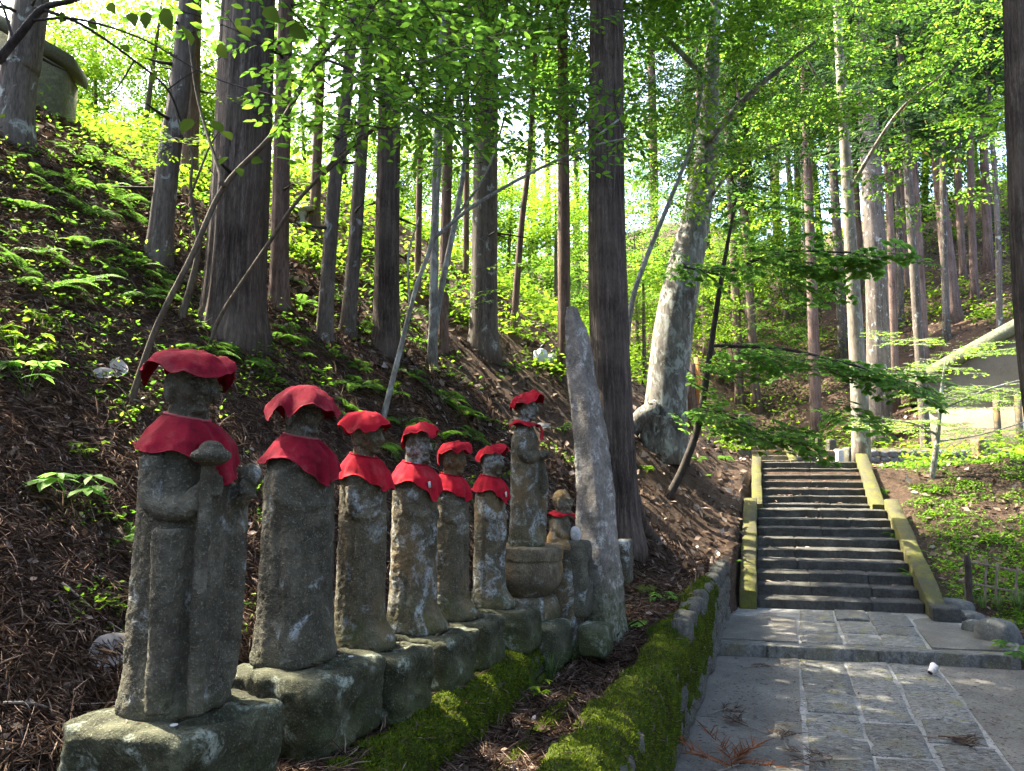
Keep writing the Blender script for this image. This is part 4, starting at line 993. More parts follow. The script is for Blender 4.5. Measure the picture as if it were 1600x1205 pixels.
def cedar_crown(seed, H=14.0, R=2.4, n=150):
    r = np.random.default_rng(seed); g = Geo(); pos, dr, nr, sz = [], [], [], []
    for k in range(n):
        t = r.random() ** 0.9; z = t * H; ln = R * (1 - t) ** 0.7 * r.uniform(0.55, 1.1) + 0.25; a = r.uniform(0, 6.28)
        d = np.array([math.cos(a), math.sin(a), 0]); m = int(ln / 0.07)
        x = r.random(m) ** 0.8 * ln
        p = np.stack([d[0] * x, d[1] * x, z + 0.10 * x - 0.22 * x * x / max(R, 1)], 1) + r.normal(0, 0.14, (m, 3))
        pos.append(p); dd = d + r.normal(0, 0.55, (m, 3)) + np.array([0, 0, -0.55]); dr.append(dd); nr.append(r.normal(0, 1, (m, 3))); sz.append(r.uniform(0.22, 0.48, m))
        gtube(g, [(0, 0, z), d * ln * 0.6 + (0, 0, z + 0.05 * ln), d * ln + (0, 0, z - 0.1 * ln)], [0.035, 0.02, 0.008], 3)
    leaves(g, np.concatenate(pos), np.concatenate(dr), np.concatenate(nr), np.concatenate(sz), False, 0.62)
    me = g.mesh('cedar_crown'); me.materials.append(MAT['cedar_leaf']); return me
CEDAR = [cedar_crown(100 + k, 13 + k, 2.3 + 0.2 * k, 150) for k in range(3)]
def leafy_crown(seed, rx, rz, n, mat, lib, sc=1.0, hollow=0.35):
    r = np.random.default_rng(seed); g = Geo(); gt = Geo()
    lump = [(r.normal(0, 0.55, 3) * np.array([rx, rx, rz]), r.uniform(0.45, 0.75)) for _ in range(7)]
    for k in range(n):
        c, s_ = lump[r.integers(len(lump))]; d = nrmz(r.normal(0, 1, 3)); rad = r.random() ** 0.4
        o = c + d * rad * s_ * np.array([rx, rx, rz]) * 0.75
        put_spray(g, None, lib[r.integers(len(lib))], o, math.atan2(d[1], d[0]) + r.normal(0, 0.6), r.normal(0.1, 0.25), r.normal(0, 0.3), sc * r.uniform(0.7, 1.2))
    me = g.mesh('leafy_crown'); me.materials.append(mat); return me
BROAD = [leafy_crown(200 + k, 2.6, 2.4, 170, MAT[['leaf_bright', 'leaf_mid', 'leaf_bright'][k]], SPRAYS_FAR, 0.9) for k in range(3)] + [leafy_crown(210, 2.4, 3.0, 180, MAT['leaf_dark'], SPRAYS_FAR, 0.9)]

def copy_obj(name, me, parent, loc, rz=0.0, sc=1.0):
    o = bpy.data.objects.new(name, me); COL.objects.link(o); o.parent = parent; o.location = loc; o.rotation_euler = (0, 0, rz)
    o.scale = (sc, sc, sc) if not isinstance(sc, tuple) else sc; return o

# ================================================================== CONIFERS (trunk positions follow the photograph)
# base px, py, [(px,py) up the trunk], width px near base, width px at the top, material, label, detail
CE = [
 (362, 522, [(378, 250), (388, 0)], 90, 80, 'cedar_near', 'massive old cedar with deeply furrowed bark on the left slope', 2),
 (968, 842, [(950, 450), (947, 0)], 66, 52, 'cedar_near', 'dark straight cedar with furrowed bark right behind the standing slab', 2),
 (16, 212, [(30, 110), (50, 0)], 56, 46, 'cedar_grey', 'grey leaning cedar at the upper left beside the concrete wall', 1),
 (246, 398, [(266, 230), (292, 40)], 36, 30, 'cedar_grey', 'grey cedar leaning right, left of the massive cedar', 1),
 (294, 285, [(300, 150), (304, 0)], 27, 22, 'cedar_brown', 'brown cedar just behind the leaning grey cedar', 1),
 (436, 478, [(440, 250), (447, 0)], 29, 24, 'cedar_brown', 'straight brown cedar just right of the massive cedar', 1),
 (505, 524, [(522, 300), (549, 60)], 23, 18, 'cedar_grey', 'slim grey cedar leaning right, third from the massive cedar', 1),
 (541, 517, [(560, 300), (577, 0)], 23, 17, 'cedar_grey', 'slim grey cedar next to the dark straight cedar', 1),
 (491, 362, [(497, 200), (503, 60)], 17, 13, 'cedar_brown', 'thin far cedar beside the small stone lantern', 1),
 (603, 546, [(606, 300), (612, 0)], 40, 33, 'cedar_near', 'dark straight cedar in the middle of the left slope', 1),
 (690, 542, [(698, 300), (706, 0)], 18, 14, 'cedar_brown', 'thin reddish cedar between the two thick straight cedars', 1),
 (755, 548, [(758, 300), (763, 0)], 42, 34, 'cedar_grey', 'thick grey cedar left of the white bags', 1),
 (800, 522, [(815, 350), (830, 200)], 11, 8, 'cedar_brown', 'very thin leaning cedar right of the thick grey cedar', 0),
 (858, 462, [(856, 300), (853, 100)], 11, 8, 'cedar_brown', 'thin far cedar left of the stump like trunk by the standing slab', 0),
 (881, 592, [(881, 300), (879, 30)], 21, 16, 'cedar_brown', 'brown cedar whose foot shows left of the standing slab tip', 0),
 (903, 482, [(902, 330), (899, 200)], 9, 7, 'cedar_brown', 'very thin far cedar just left of the dark furrowed cedar', 0),
 (1023, 452, [(1021, 250), (1017, 60)], 15, 12, 'cedar_brown', 'thin far cedar between the furrowed cedar and the leaning pale trunk', 0),
 (1107, 560, [(1102, 420), (1095, 260)], 17, 13, 'cedar_brown', 'thin cedar right behind the leaning pale trunk', 0),
 (1156, 632, [(1150, 480), (1140, 280)], 14, 11, 'cedar_brown', 'reddish thin cedar behind the broad leaved shrub, left one', 0),
 (1182, 642, [(1172, 470), (1160, 280)], 15, 11, 'cedar_brown', 'reddish thin cedar behind the broad leaved shrub, right one', 0),
 (1276, 694, [(1268, 430), (1258, 160)], 18, 12, 'cedar_brown', 'brown cedar at the head of the stone steps', 0),
 (1318, 560, [(1304, 300), (1286, 90)], 15, 11, 'cedar_grey', 'thin grey cedar left of the pale trunk above the steps', 0),
 (1374, 694, [(1368, 400), (1346, 0)], 36, 26, 'cedar_grey', 'thick cedar with one pale side behind the low rubble wall', 1),
 (1399, 640, [(1393, 400), (1384, 200)], 13, 10, 'cedar_brown', 'thin brown cedar right behind the thick half pale cedar', 0),
 (1449, 722, [(1436, 540), (1414, 200)], 16, 12, 'cedar_grey', 'thin leaning grey cedar in front of the beige building', 0),
 (1446, 600, [(1437, 420), (1424, 220)], 15, 12, 'cedar_brown', 'brown cedar close behind the thin leaning grey cedar', 0),
 (1492, 500, [(1478, 380), (1462, 230)], 24, 16, 'cedar_brown', 'brown cedar standing alone on the sunlit slope at right', 0),
 (1246, 470, [(1246, 300), (1244, 120)], 11, 9, 'cedar_brown', 'thin far cedar high on the sunlit slope, left one of a pair', 0),
 (1262, 470, [(1261, 300), (1258, 120)], 10, 8, 'cedar_brown', 'thin far cedar high on the sunlit slope, right one of a pair', 0),
 (1418, 470, [(1412, 330), (1405, 180)], 11, 8, 'cedar_brown', 'thin far cedar on the slope above the beige building', 0),
 (652, 470, [(656, 250), (660, 60)], 11, 8, 'cedar_brown', 'thin far cedar between the grey saplings', 0),
 (728, 440, [(729, 250), (730, 60)], 10, 8, 'cedar_brown', 'thin far cedar just left of the thick grey cedar', 0),
 (835, 440, [(833, 250), (830, 60)], 10, 7, 'cedar_brown', 'thin far cedar right of the very thin leaning cedar', 0),
 (1545, 420, [(1538, 250), (1530, 60)], 14, 10, 'cedar_brown', 'slender far cedar near the right frame edge on the sunlit slope', 0),
]
tr_ = random.Random(44)
for k in range(16):
    px = 1085 + k * 32 + tr_.uniform(-10, 10); py = tr_.uniform(440, 560); w = tr_.uniform(8, 13)
    CE.append((px, py, [(px - tr_.uniform(0, 10), py - 180), (px - tr_.uniform(4, 22), py - 380)], w, w * 0.75, tr_.choice(['cedar_brown', 'cedar_brown', 'cedar_grey']), 'slim straight trunk in the far stand on the sunlit slope', 0))
def cedar(px, py, up, w0, w1, mat, label, lod, loc=None, crown_from=None, htot=None, seed=0):
    b = hit(px, py); d = b.y
    if d > 45: d = 45.0; b = Vector((ray(px, py).x / ray(px, py).y * d, d, 0)); b.z = hz(b.x, b.y)
    r0 = w0 * d / FPX / 2; r1 = w1 * d / FPX / 2
    t = thing('cedar_tree', label, 'tree', b - Vector((0, 0, 0.05)), 0, 'slim far cedars' if label.startswith('slim straight trunk in the far') else 'cedar trees')
    pts = [(b - Vector((0, 0, 0.25)), r0)]
    for k, (x, y) in enumerate(up): pts.append((P(x, y, d), r0 + (r1 - r0) * (k + 1) / len(up)))
    top = pts[-1][0]; prev = pts[-2][0]; dirn = (top - prev).normalized(); dirn = (dirn + Vector((0, 0, 1))).normalized()
    H = htot or max(16.0, (top.z - b.z) + 7)
    rest = max(3.0, H - (top.z - b.z)); end = top + dirn * rest; pts.append((top + dirn * rest * 0.5, r1 * 0.65)); pts.append((end, 0.03))
    tree_trunk(t, t.location, pts, MAT[mat], [16, 40, 160][lod], [0.05, 0.07, 0.075][lod], [0.8, 0.4, 0.2][lod], [1.35, 1.35, 1.28][lod], seed, [0.4, 0.45, 0.55][lod])
    if lod:
        rr_ = random.Random(seed + 500); g = Geo(); top_h = P(*up[-1], d).z - b.z
        for _ in range(7 if lod == 1 else 5):
            hh = rr_.uniform(0.25, 1.0) * top_h; f_ = hh / top_h; ax = b.lerp(P(*up[-1], d), f_) - t.location; a_ = rr_.uniform(0, 6.28); ln = rr_.uniform(0.12, 0.5) * (r0 / 0.15) ** 0.5; rad = r0 + (r1 - r0) * f_
            d0 = Vector((math.cos(a_), math.sin(a_), 0)); gb = Geo()
            gtube(gb, [ax + d0 * rad * 0.8, ax + d0 * (rad + ln * 0.5) + Vector((0, 0, -0.02)), ax + d0 * (rad + ln) + Vector((0.02, 0, -0.10 * ln))], [0.02, 0.014, 0.006], 6); obj('branch_stub', gb.mesh('branch_stub', True), MAT['stem_dark'], t)
    cf = crown_from if crown_from is not None else max(7.5, 0.52 * H)
    sc = (H - cf) / 13.5
    mid = top if b.z + cf > top.z else (b + (top - b) * (cf / max(0.1, top.z - b.z)))
    base = pts[-2][0].lerp(end, 0.0) if b.z + cf > pts[-2][0].z else mid
    o = copy_obj('crown', CEDAR[seed % 3], t, (base.x - t.location.x, base.y - t.location.y, cf), seed * 1.7, (max(0.8, sc * 1.1), max(0.8, sc * 1.1), sc))
    return t, b, pts
for k, c in enumerate(CE):
    t, b, pts = cedar(*c, seed=k)
# near trunk at the right edge of the frame
rb = Vector((5.15, 6.6, 0)); rb.z = hz(rb.x, rb.y)
t = thing('cedar_tree', 'dark trunk cut off by the right edge of the picture', 'tree', rb, 0, 'cedar trees')
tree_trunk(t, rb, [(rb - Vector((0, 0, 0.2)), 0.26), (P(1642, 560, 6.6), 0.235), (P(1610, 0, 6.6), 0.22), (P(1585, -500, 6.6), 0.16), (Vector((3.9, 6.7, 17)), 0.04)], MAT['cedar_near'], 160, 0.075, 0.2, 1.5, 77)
copy_obj('crown', CEDAR[1], t, (-0.9, 0, 8.5), 1.0, (1.1, 1.1, 0.7))
# roots of the cedar behind the slab
b = hit(968, 842)
for (rt, bx, by) in (('right', 1022, 842),):
    g = Geo(); p1 = hit(bx, by); pts = np.array([(*(b + Vector((0.12, -0.05, 0.45))), 0.11), (*(b.lerp(p1, 0.5) + Vector((0.02, 0, 0.18))), 0.10), (*(p1 + Vector((0, 0, 0.0))), 0.06), (*(p1 + Vector((0.1, -0.1, -0.15))), 0.04)])
    root = [o for o in COL.objects if o.get('label', '').startswith('dark straight cedar with furrowed')][0]
    q = smooth_path(pts, 18); q[:, :3] -= np.array(root.location); gtube(g, q[:, :3], q[:, 3], 16, ridge_mod(5, 0.12)); obj('root', g.mesh('root', True), MAT['cedar_near'], root)

# ================================================================== BROADLEAF TREES AND SAPLINGS
def stem_path(pix, n=None):
    """pix: list of (px, py, d, width px) -> world points + radius"""
    c = np.array([(*P(x, y, d), w * d / FPX / 2) for x, y, d, w in pix]); return smooth_path(c, n or max(10, 6 * len(pix)))
def sapling(name, label, cat, pix, branches, mat, crowns, leafmat, lib, near=True, group=None, scale=1.0, seed=0, seg=10, twmat=None, width=1.0):
    """crowns: (px0, px1, py0, py1, d0, d1, count) boxes filled with leafy sprays"""
    r = np.random.default_rng(300 + seed); b = P(*pix[0][:3]); t = thing(name, label, cat, b, 0, group); B = np.array(b)
    q = stem_path(pix); q[0, 2] -= 0.15; g = Geo(); gtube(g, q[:, :3] - B, q[:, 3], seg, ridge_mod(seed, 0.05)); obj('trunk', g.mesh('trunk', True), mat, t)
    for br in branches:
        q = stem_path(br); g = Geo(); gtube(g, q[:, :3] - B, q[:, 3], 8); obj('branch', g.mesh('branch', True), mat, t)
    g = Geo(); gt = Geo()
    for (x0, x1, y0, y1, d0, d1, cnt) in crowns:
        for k in range(cnt):
            d = r.uniform(d0, d1); o = np.array(P(r.uniform(x0, x1), r.uniform(y0, y1), d)) - B
            put_spray(g, gt, lib[r.integers(len(lib))], o, r.uniform(0, 6.28), r.normal(0.08, 0.16), r.normal(0, 0.2), scale * r.uniform(0.75, 1.25), near, 0.003, width)
    if g.n:
        obj('crown', g.mesh('crown'), leafmat, t); obj('twigs', gt.mesh('twigs'), twmat or MAT['stem_dark'], t, kind='stuff')
    return t
def dep(px, py): return hit(px, py).y
d1 = dep(205, 630)
sapling('leaning_sapling', 'long leaning branch rising behind the nearest statue to the top', 'sapling',
        [(203, 632, d1, 11), (245, 510, d1, 9), (300, 400, d1, 9), (350, 292, d1 + .1, 8), (430, 205, d1 + .2, 8), (500, 90, d1 + .3, 7), (585, -4, d1 + .4, 8), (650, -90, d1 + .5, 5)],
        [[(350, 292, d1, 6), (310, 160, d1 + .3, 4), (295, 60, d1 + .4, 3)], [(500, 90, d1 + .3, 5), (620, 130, d1 + .5, 4), (730, 120, d1 + .8, 2)]],
        MAT['stem_brown'], [(440, 660, -120, 110, 3.9, 5.6, 18), (500, 760, 40, 190, 4.4, 5.4, 10)], MAT['leaf_near'], SPRAYS, seed=1)
d2 = dep(283, 502)
sapling('brown_sapling', 'thin brown crooked sapling at the foot of the massive cedar', 'sapling',
        [(283, 500, d2, 12), (300, 440, d2, 10), (310, 380, d2, 8), (298, 300, d2, 5), (300, 240, d2, 4), (280, 195, d2, 3), (262, 120, d2, 2)],
        [[(300, 300, d2, 4), (325, 235, d2, 3), (345, 200, d2, 2)]], MAT['stem_brown'], [(230, 360, 170, 260, d2 - .5, d2 + .4, 7)], MAT['leaf_bright'], SPRAYS_S, seed=2)
d3 = dep(326, 548)
sapling('slanting_sapling', 'thin slanting stem crossing before the massive cedar, rising right', 'sapling',
        [(325, 548, d3, 6), (347, 490, d3, 6), (420, 380, d3, 6), (470, 308, d3, 6), (545, 236, d3 + .2, 7), (622, 168, d3 + .4, 6), (700, 100, d3 + .6, 4), (780, 60, d3 + .8, 3)],
        [[(470, 308, d3, 5), (560, 215, d3 + .1, 4), (640, 190, d3 + .3, 3)], [(545, 236, d3 + .2, 4), (600, 120, d3 + .4, 3), (640, 40, d3 + .6, 2)]],
        MAT['stem_brown'], [(520, 800, 20, 220, 4.4, 6.2, 22)], MAT['leaf_near'], SPRAYS, seed=3)
d4 = dep(598, 655)
sapling('grey_sapling', 'lichen grey sapling forking behind the third statue', 'sapling',
        [(597, 660, d4, 10), (622, 560, d4, 8), (650, 450, d4, 7), (676, 368, d4, 7), (688, 220, d4, 7), (684, 100, d4, 6), (702, -20, d4, 5)],
        [[(674, 376, d4, 7), (740, 322, d4 + .1, 6), (830, 270, d4 + .3, 5), (900, 236, d4 + .5, 4), (968, 186, d4 + .7, 3)], [(640, 480, d4, 4), (638, 400, d4 + .2, 3), (655, 340, d4 + .3, 2)],
         [(830, 270, d4 + .3, 4), (920, 230, d4 + .3, 3), (1000, 212, d4 + .4, 2)]],
        MAT['stem_grey'], [(560, 900, -120, 190, 5.2, 7.2, 46), (700, 980, 120, 300, 5.4, 6.8, 12)], MAT['leaf_near'], SPRAYS, seed=4)
d5 = dep(672, 572)
sapling('forked_sapling', 'second lichen grey sapling, right of the forking one', 'sapling',
        [(671, 574, d5, 11), (688, 460, d5, 10), (712, 340, d5, 9), (726, 240, d5, 7), (718, 130, d5, 6), (736, -10, d5, 5)],
        [[(712, 340, d5, 5), (760, 270, d5, 4), (790, 180, d5, 3)], [(726, 240, d5, 4), (668, 130, d5, 3), (640, 40, d5, 2)]],
        MAT['stem_grey'], [(640, 1000, -100, 270, d5 - 1.2, d5 + 1.5, 95), (620, 800, 400, 520, d5 - .2, d5 + 1.2, 10)], MAT['leaf_mid'], SPRAYS, seed=5)
# leaning pale beech with exposed roots
d6 = dep(1030, 700)
bt = sapling('beech_tree', 'leaning pale lichen spotted tree with exposed knotted roots left of the steps', 'tree',
        [(1034, 712, d6, 84), (1040, 640, d6, 66), (1052, 520, d6, 60), (1068, 430, d6, 54), (1088, 340, d6 + .1, 45), (1106, 220, d6 + .2, 34), (1112, 100, d6 + .3, 24), (1122, -60, d6 + .3, 16), (1130, -300, d6 + .3, 8)],
        [[(1106, 220, d6, 14), (1180, 140, d6 - .5, 10), (1280, 60, d6 - 1, 5)], [(1110, 130, d6, 12), (1040, 60, d6, 8), (960, 0, d6, 4)], [(1088, 340, d6, 7), (1150, 260, d6 - .4, 5), (1230, 220, d6 - .8, 3)]],
        MAT['beech_bark'], [(930, 1330, -160, 200, d6 - 3.5, d6 + 1.5, 270), (1000, 1300, 170, 420, d6 - 2.5, d6 + 0.5, 60)], MAT['leaf_mid'], SPRAYS, seed=6, seg=36)
B = np.array(bt.location); br = hit(1034, 700)
for pix in ([(1030, 640, 34), (1005, 652, 30), (992, 668, 24), (985, 690, 16), (990, 712, 8)], [(1050, 650, 34), (1062, 690, 28), (1064, 712, 18), (1070, 728, 8)], [(1036, 650, 40), (1028, 690, 28), (1022, 715, 14)], [(1046, 655, 30), (1040, 700, 24), (1050, 728, 10)], [(1020, 630, 22), (1012, 676, 20), (1006, 706, 10)]):
    q = stem_path([(x, y, d6 - 0.28 + 0.05 * k, w) for k, (x, y, w) in enumerate(pix)], 18); g = Geo(); gtube(g, q[:, :3] - B, q[:, 3], 14, ridge_mod(len(pix), 0.12)); obj('root', g.mesh('root', True), MAT['beech_bark'], bt)
# pale trunk growing beside the top of the steps, with a high crown
d7 = 15.0
sapling('pale_trunk_tree', 'pale straight trunk standing at the right end of the top step', 'tree',
        [(1346, 722, d7, 28), (1342, 600, d7, 25), (1332, 430, d7, 20), (1320, 220, d7, 16), (1308, 0, d7, 13), (1300, -300, d7, 8)],
        [[(1325, 300, d7, 7), (1400, 180, d7 - 1, 5), (1480, 110, d7 - 2, 3)], [(1318, 200, d7, 6), (1260, 90, d7 - 1, 4)]],
        MAT['pale_bark'], [(1180, 1620, -120, 200, 9.0, 15, 220), (1280, 1560, 180, 320, 10, 15, 30)], MAT['leaf_mid'], SPRAYS, seed=7, seg=18)
# broad leaved shrub in tiers before the steps
d8 = dep(1046, 776)
sb_ = sapling('broadleaf_shrub', 'dark stemmed shrub with tiers of large dark green leaves left of the steps', 'shrub',
        [(1044, 778, d8, 13), (1068, 730, d8, 12), (1092, 660, d8, 11), (1108, 560, d8 - .1, 9), (1128, 430, d8 - .2, 7), (1150, 310, d8 - .3, 4)],
        [[(1112, 540, d8, 6), (1220, 545, d8 - .5, 5), (1330, 570, d8 - 1, 3), (1420, 600, d8 - 1.2, 2)], [(1126, 430, d8, 6), (1220, 395, d8 - .5, 4), (1330, 395, d8 - 1.0, 3)],
         [(1090, 640, d8, 4), (1150, 655, d8 - .3, 3), (1260, 710, d8 - .6, 2)], [(1126, 430, d8, 4), (1060, 415, d8 + .1, 3)]],
        MAT['stem_dark'], [], MAT['leaf_broad'], SPRAYS_BIG, seed=8)
r = np.random.default_rng(77); g = Geo(); gt = Geo(); B = np.array(sb_.location)
tiers = [((1130, 418), (1385, 400), 26, 10), ((1030, 425), (1130, 415), 8, 9), ((1130, 548), (1420, 600), 38, 11), ((1070, 590), (1140, 560), 9, 12), ((1060, 636), (1250, 690), 24, 12), ((1270, 640), (1330, 650), 5, 12), ((1180, 470), (1300, 440), 4, 12), ((1120, 350), (1250, 310), 6, 14)]
for (p0, p1, cnt, jit) in tiers:
    for k in range(cnt):
        t = (k + r.random()) / cnt; d = d8 - 0.15 - 1.1 * t * (1 if p1[0] > p0[0] else 0) + r.normal(0, 0.22)
        o = np.array(P(p0[0] + (p1[0] - p0[0]) * t + r.normal(0, 8), p0[1] + (p1[1] - p0[1]) * t + r.normal(0, jit * 0.6) - 4, d)) - B
        put_spray(g, gt, SPRAYS_BIG[r.integers(4)], o, r.normal(-0.15, 0.9), r.normal(0.15, 0.15), r.normal(0, 0.26), r.uniform(0.55, 0.85), True, 0.004, 1.25)
obj('crown', g.mesh('crown'), MAT['leaf_broad'], sb_); obj('twigs', gt.mesh('twigs'), MAT['stem_dark'], sb_, kind='stuff')
# small bright maple right of the steps
d9 = dep(1455, 746)
mp = sapling('young_maple', 'slender young tree with flat pale green leaf layers before the beige building', 'tree',
        [(1455, 748, d9, 9), (1463, 700, d9, 8), (1468, 650, d9, 6), (1472, 600, d9, 4), (1478, 560, d9, 2)],
        [[(1466, 680, d9, 4), (1420, 660, d9, 3), (1360, 655, d9, 2)], [(1470, 640, d9, 4), (1540, 610, d9 - .2, 3), (1610, 590, d9 - .3, 2)], [(1472, 620, d9, 3), (1420, 575, d9, 2)], [(1466, 690, d9, 3), (1530, 680, d9, 2), (1600, 660, d9, 2)]],
        MAT['stem_grey'], [], MAT['leaf_maple'], SPRAYS_S, seed=9)
r = np.random.default_rng(78); g = Geo(); gt = Geo(); B = np.array(mp.location)
for (x0, x1, y0, y1, cnt) in ((1350, 1480, 648, 666, 22), (1470, 1620, 600, 632, 30), (1400, 1480, 560, 590, 14), (1480, 1620, 535, 556, 16), (1470, 1610, 662, 688, 20), (1380, 1440, 515, 540, 7), (1420, 1500, 610, 640, 12)):
    for k in range(cnt):
        o = np.array(P(r.uniform(x0, x1), r.uniform(y0, y1), d9 + r.normal(-0.1, 0.6))) - B
        put_spray(g, gt, SPRAYS_S[r.integers(4)], o, r.uniform(0, 6.28), r.normal(0.04, 0.07), r.normal(0, 0.08), r.uniform(0.8, 1.25), False, 0.003)
obj('crown', g.mesh('crown'), MAT['leaf_maple'], mp); obj('twigs', gt.mesh('twigs'), MAT['stem_grey'], mp, kind='stuff')
# pale stem behind the beech
d10 = dep(990, 505)
d10 = min(d10, 11.0)
sapling('curved_sapling', 'thin grey stem curving up between the furrowed cedar and the leaning pale tree', 'sapling',
        [(978, 560, d10, 8), (988, 470, d10, 8), (1015, 390, d10, 8), (1046, 315, d10, 7), (1080, 225, d10, 5), (1100, 120, d10, 4)], [], MAT['stem_grey'], [(1000, 1100, 120, 320, d10 - .5, d10 + .8, 10)], MAT['leaf_bright'], SPRAYS, seed=10)
# dark branch reaching in at the upper left corner, with a few large leaves
dk = 2.6; sb2 = Vector((-3.3, 2.5, 0)); sb2.z = hz(sb2.x, sb2.y)
tl = thing('overhanging_branch', 'dark bare branch entering at the upper left corner with few large leaves', 'branch', sb2); B = np.array(sb2)
q = smooth_path(np.concatenate([np.array([(*sb2, 0.035), (-2.75, 2.5, 3.2, 0.03)]), np.array([(*P(x, y, dk), w * dk / FPX / 2) for x, y, w in ((-120, 170, 17), (-20, 108, 15), (30, 55, 13), (66, 14, 11), (110, 2, 8), (160, -14, 6))])]), 40)
g = Geo(); gtube(g, q[:, :3] - B, q[:, 3], 8); obj('stem', g.mesh('stem', True), MAT['stem_dark'], tl)
for br in ([(66, 14, 2.6, 6), (130, 40, 2.6, 5), (210, 95, 2.7, 4), (262, 140, 2.8, 4), (285, 195, 2.9, 3)], [(50, 32, 2.6, 5), (120, 30, 2.55, 4), (220, 60, 2.5, 3), (330, 120, 2.5, 2), (430, 150, 2.5, 2)], [(20, 60, 2.6, 5), (8, 20, 2.6, 4), (-5, -10, 2.6, 3)],
           [(262, 140, 2.8, 3), (290, 120, 2.8, 2), (345, 90, 2.8, 2)], [(66, 14, 2.6, 4), (64, -20, 2.6, 3)], [(210, 95, 2.7, 3), (180, 140, 2.7, 2), (150, 150, 2.7, 1)]):
    q = stem_path(br); g = Geo(); gtube(g, q[:, :3] - B, q[:, 3], 6); obj('branch', g.mesh('branch', True), MAT['stem_dark'], tl)
r = np.random.default_rng(5); pos, dr, nr, sz = [], [], [], []
for (x, y, dx, dy, L) in ((255, 12, 20, 60, 52), (230, 18, -8, 50, 40), (285, 40, 40, 70, 46), (440, 60, 30, 40, 40), (412, 12, 34, 30, 52), (300, 185, -24, 30, 40), (350, 205, 20, 20, 34), (330, 190, 34, 28, 38), (355, 245, -20, 16, 30), (392, 250, 30, 4, 30), (372, 262, 10, 22, 30),
                          (140, 30, 20, 30, 34), (190, 70, 26, 26, 30), (245, 110, -14, 34, 36), (100, 20, -10, 30, 30), (320, 108, 20, -12, 30), (390, 135, 20, 20, 36), (425, 148, 26, 16, 32), (452, 40, 40, 30, 50), (0, 180, 20, 6, 20), (340, 70, 20, 30, 42), (372, 40, 26, 20, 46), (205, 20, 10, 34, 40), (170, 5, 14, 24, 36)):
    d = r.uniform(2.3, 2.8); a = np.array(P(x, y, d)); b = np.array(P(x + dx, y + dy, d - 0.1)); v = nrmz(b - a)
    pos.append(a - B); dr.append(v); nr.append(r.normal(0, 0.5, 3) + np.array([0.1, -0.7, 0.8])); sz.append(L * d / FPX * 1.25)
g = Geo(); leaves(g, np.array(pos), np.array(dr), np.array(nr), np.array(sz), True, 0.85); obj('leaves', g.mesh('leaves'), MAT['leaf_overhang'], tl)

# ---------------- bright broadleaf trees behind
bgs = []
r = np.random.default_rng(99)
spots = [(40, 17, 3.6), (120, 18, 3.8), (190, 16, 4.0), (235, 20, 4.6), (330, 19, 4.4), (90, 24, 6), (470, 22, 5.2), (530, 20, 4.2), (640, 24, 5.0), (600, 30, 6), (700, 22, 4.0), (720, 32, 6), (790, 28, 5.0), (830, 38, 7), (870, 26, 4.6), (930, 30, 6),
         (1010, 26, 4.5), (1000, 36, 6.5), (1060, 32, 5.5), (1150, 46, 13), (1230, 52, 14), (1300, 48, 14), (1390, 54, 15), (1470, 48, 14), (1560, 52, 14), (1630, 46, 14), (1180, 38, 9), (1130, 34, 7), (1240, 40, 9), (1330, 42, 9), (1420, 42, 9), (1500, 40, 9), (1580, 38, 8), (1360, 50, 12), (400, 30, 7), (520, 36, 7), (660, 44, 8), (900, 50, 9), (1090, 52, 12), (280, 28, 7),
         (-40, 20, 5), (20, 26, 7), (-190, 18, 4.5), (-330, 20, 5), (-460, 17, 4.5), (-600, 19, 5), (760, 50, 9), (980, 48, 9)]
for k, (px, d, hgt) in enumerate(spots):
    v = ray(px, 731); x = v.x / v.y * d; z = hz(x, d); b = Vector((x, d, z - 0.1))
    t = thing('broadleaf_tree', 'bright green leafy tree in the thicket behind the cedars', 'tree', b, 0, 'leafy trees behind the cedars')
    ln = r.normal(0, 0.3, 2); hh = hgt
    pts = [(b, 0.035 * hh * 0.5), (b + Vector((ln[0] * 0.5, ln[1] * 0.5, hh * 0.5)), 0.025 * hh * 0.5), (b + Vector((ln[0], ln[1], hh * 1.05)), 0.02)]
    tree_trunk(t, b, pts, MAT['stem_brown'], 8, 0.03, 0.8, 1.3, k)
    cs = hgt / 5.5 if hgt < 10 else hgt / 6.8; o = copy_obj('crown', BROAD[k % 4], t, (ln[0], ln[1], hh * (0.72 if hgt < 10 else 0.86)), r.uniform(0, 6.28), (cs * r.uniform(0.9, 1.2), cs * r.uniform(0.9, 1.2), cs * r.uniform(0.8, 1.05) * (1 if hgt < 10 else 0.6)))
# unseen cedars uphill to the left, out of the frame, put in to shade the statues
for k, (x, y, hgt) in enumerate([(-9.5, 1.0, 16), (-7.6, 4.6, 14)]):
    b = Vector((x, y, hz(x, y))); t = thing('cedar_tree', 'unseen tall cedar uphill beyond the left edge, added for its shade', 'tree', b, 0, 'unseen cedars added beyond the left edge')
    tree_trunk(t, b, [(b - Vector((0, 0, 0.2)), 0.3), (b + Vector((0.2, 0, hgt * 0.5)), 0.22), (b + Vector((0.3, 0.1, hgt)), 0.03)], MAT['cedar_grey'], 14, 0.06, 0.8, 1.5, 40 + k)
    copy_obj('crown', CEDAR[k % 3], t, (0.2, 0, hgt * 0.28), k * 1.1, (1.35, 1.35, hgt * 0.75 / 13.5))

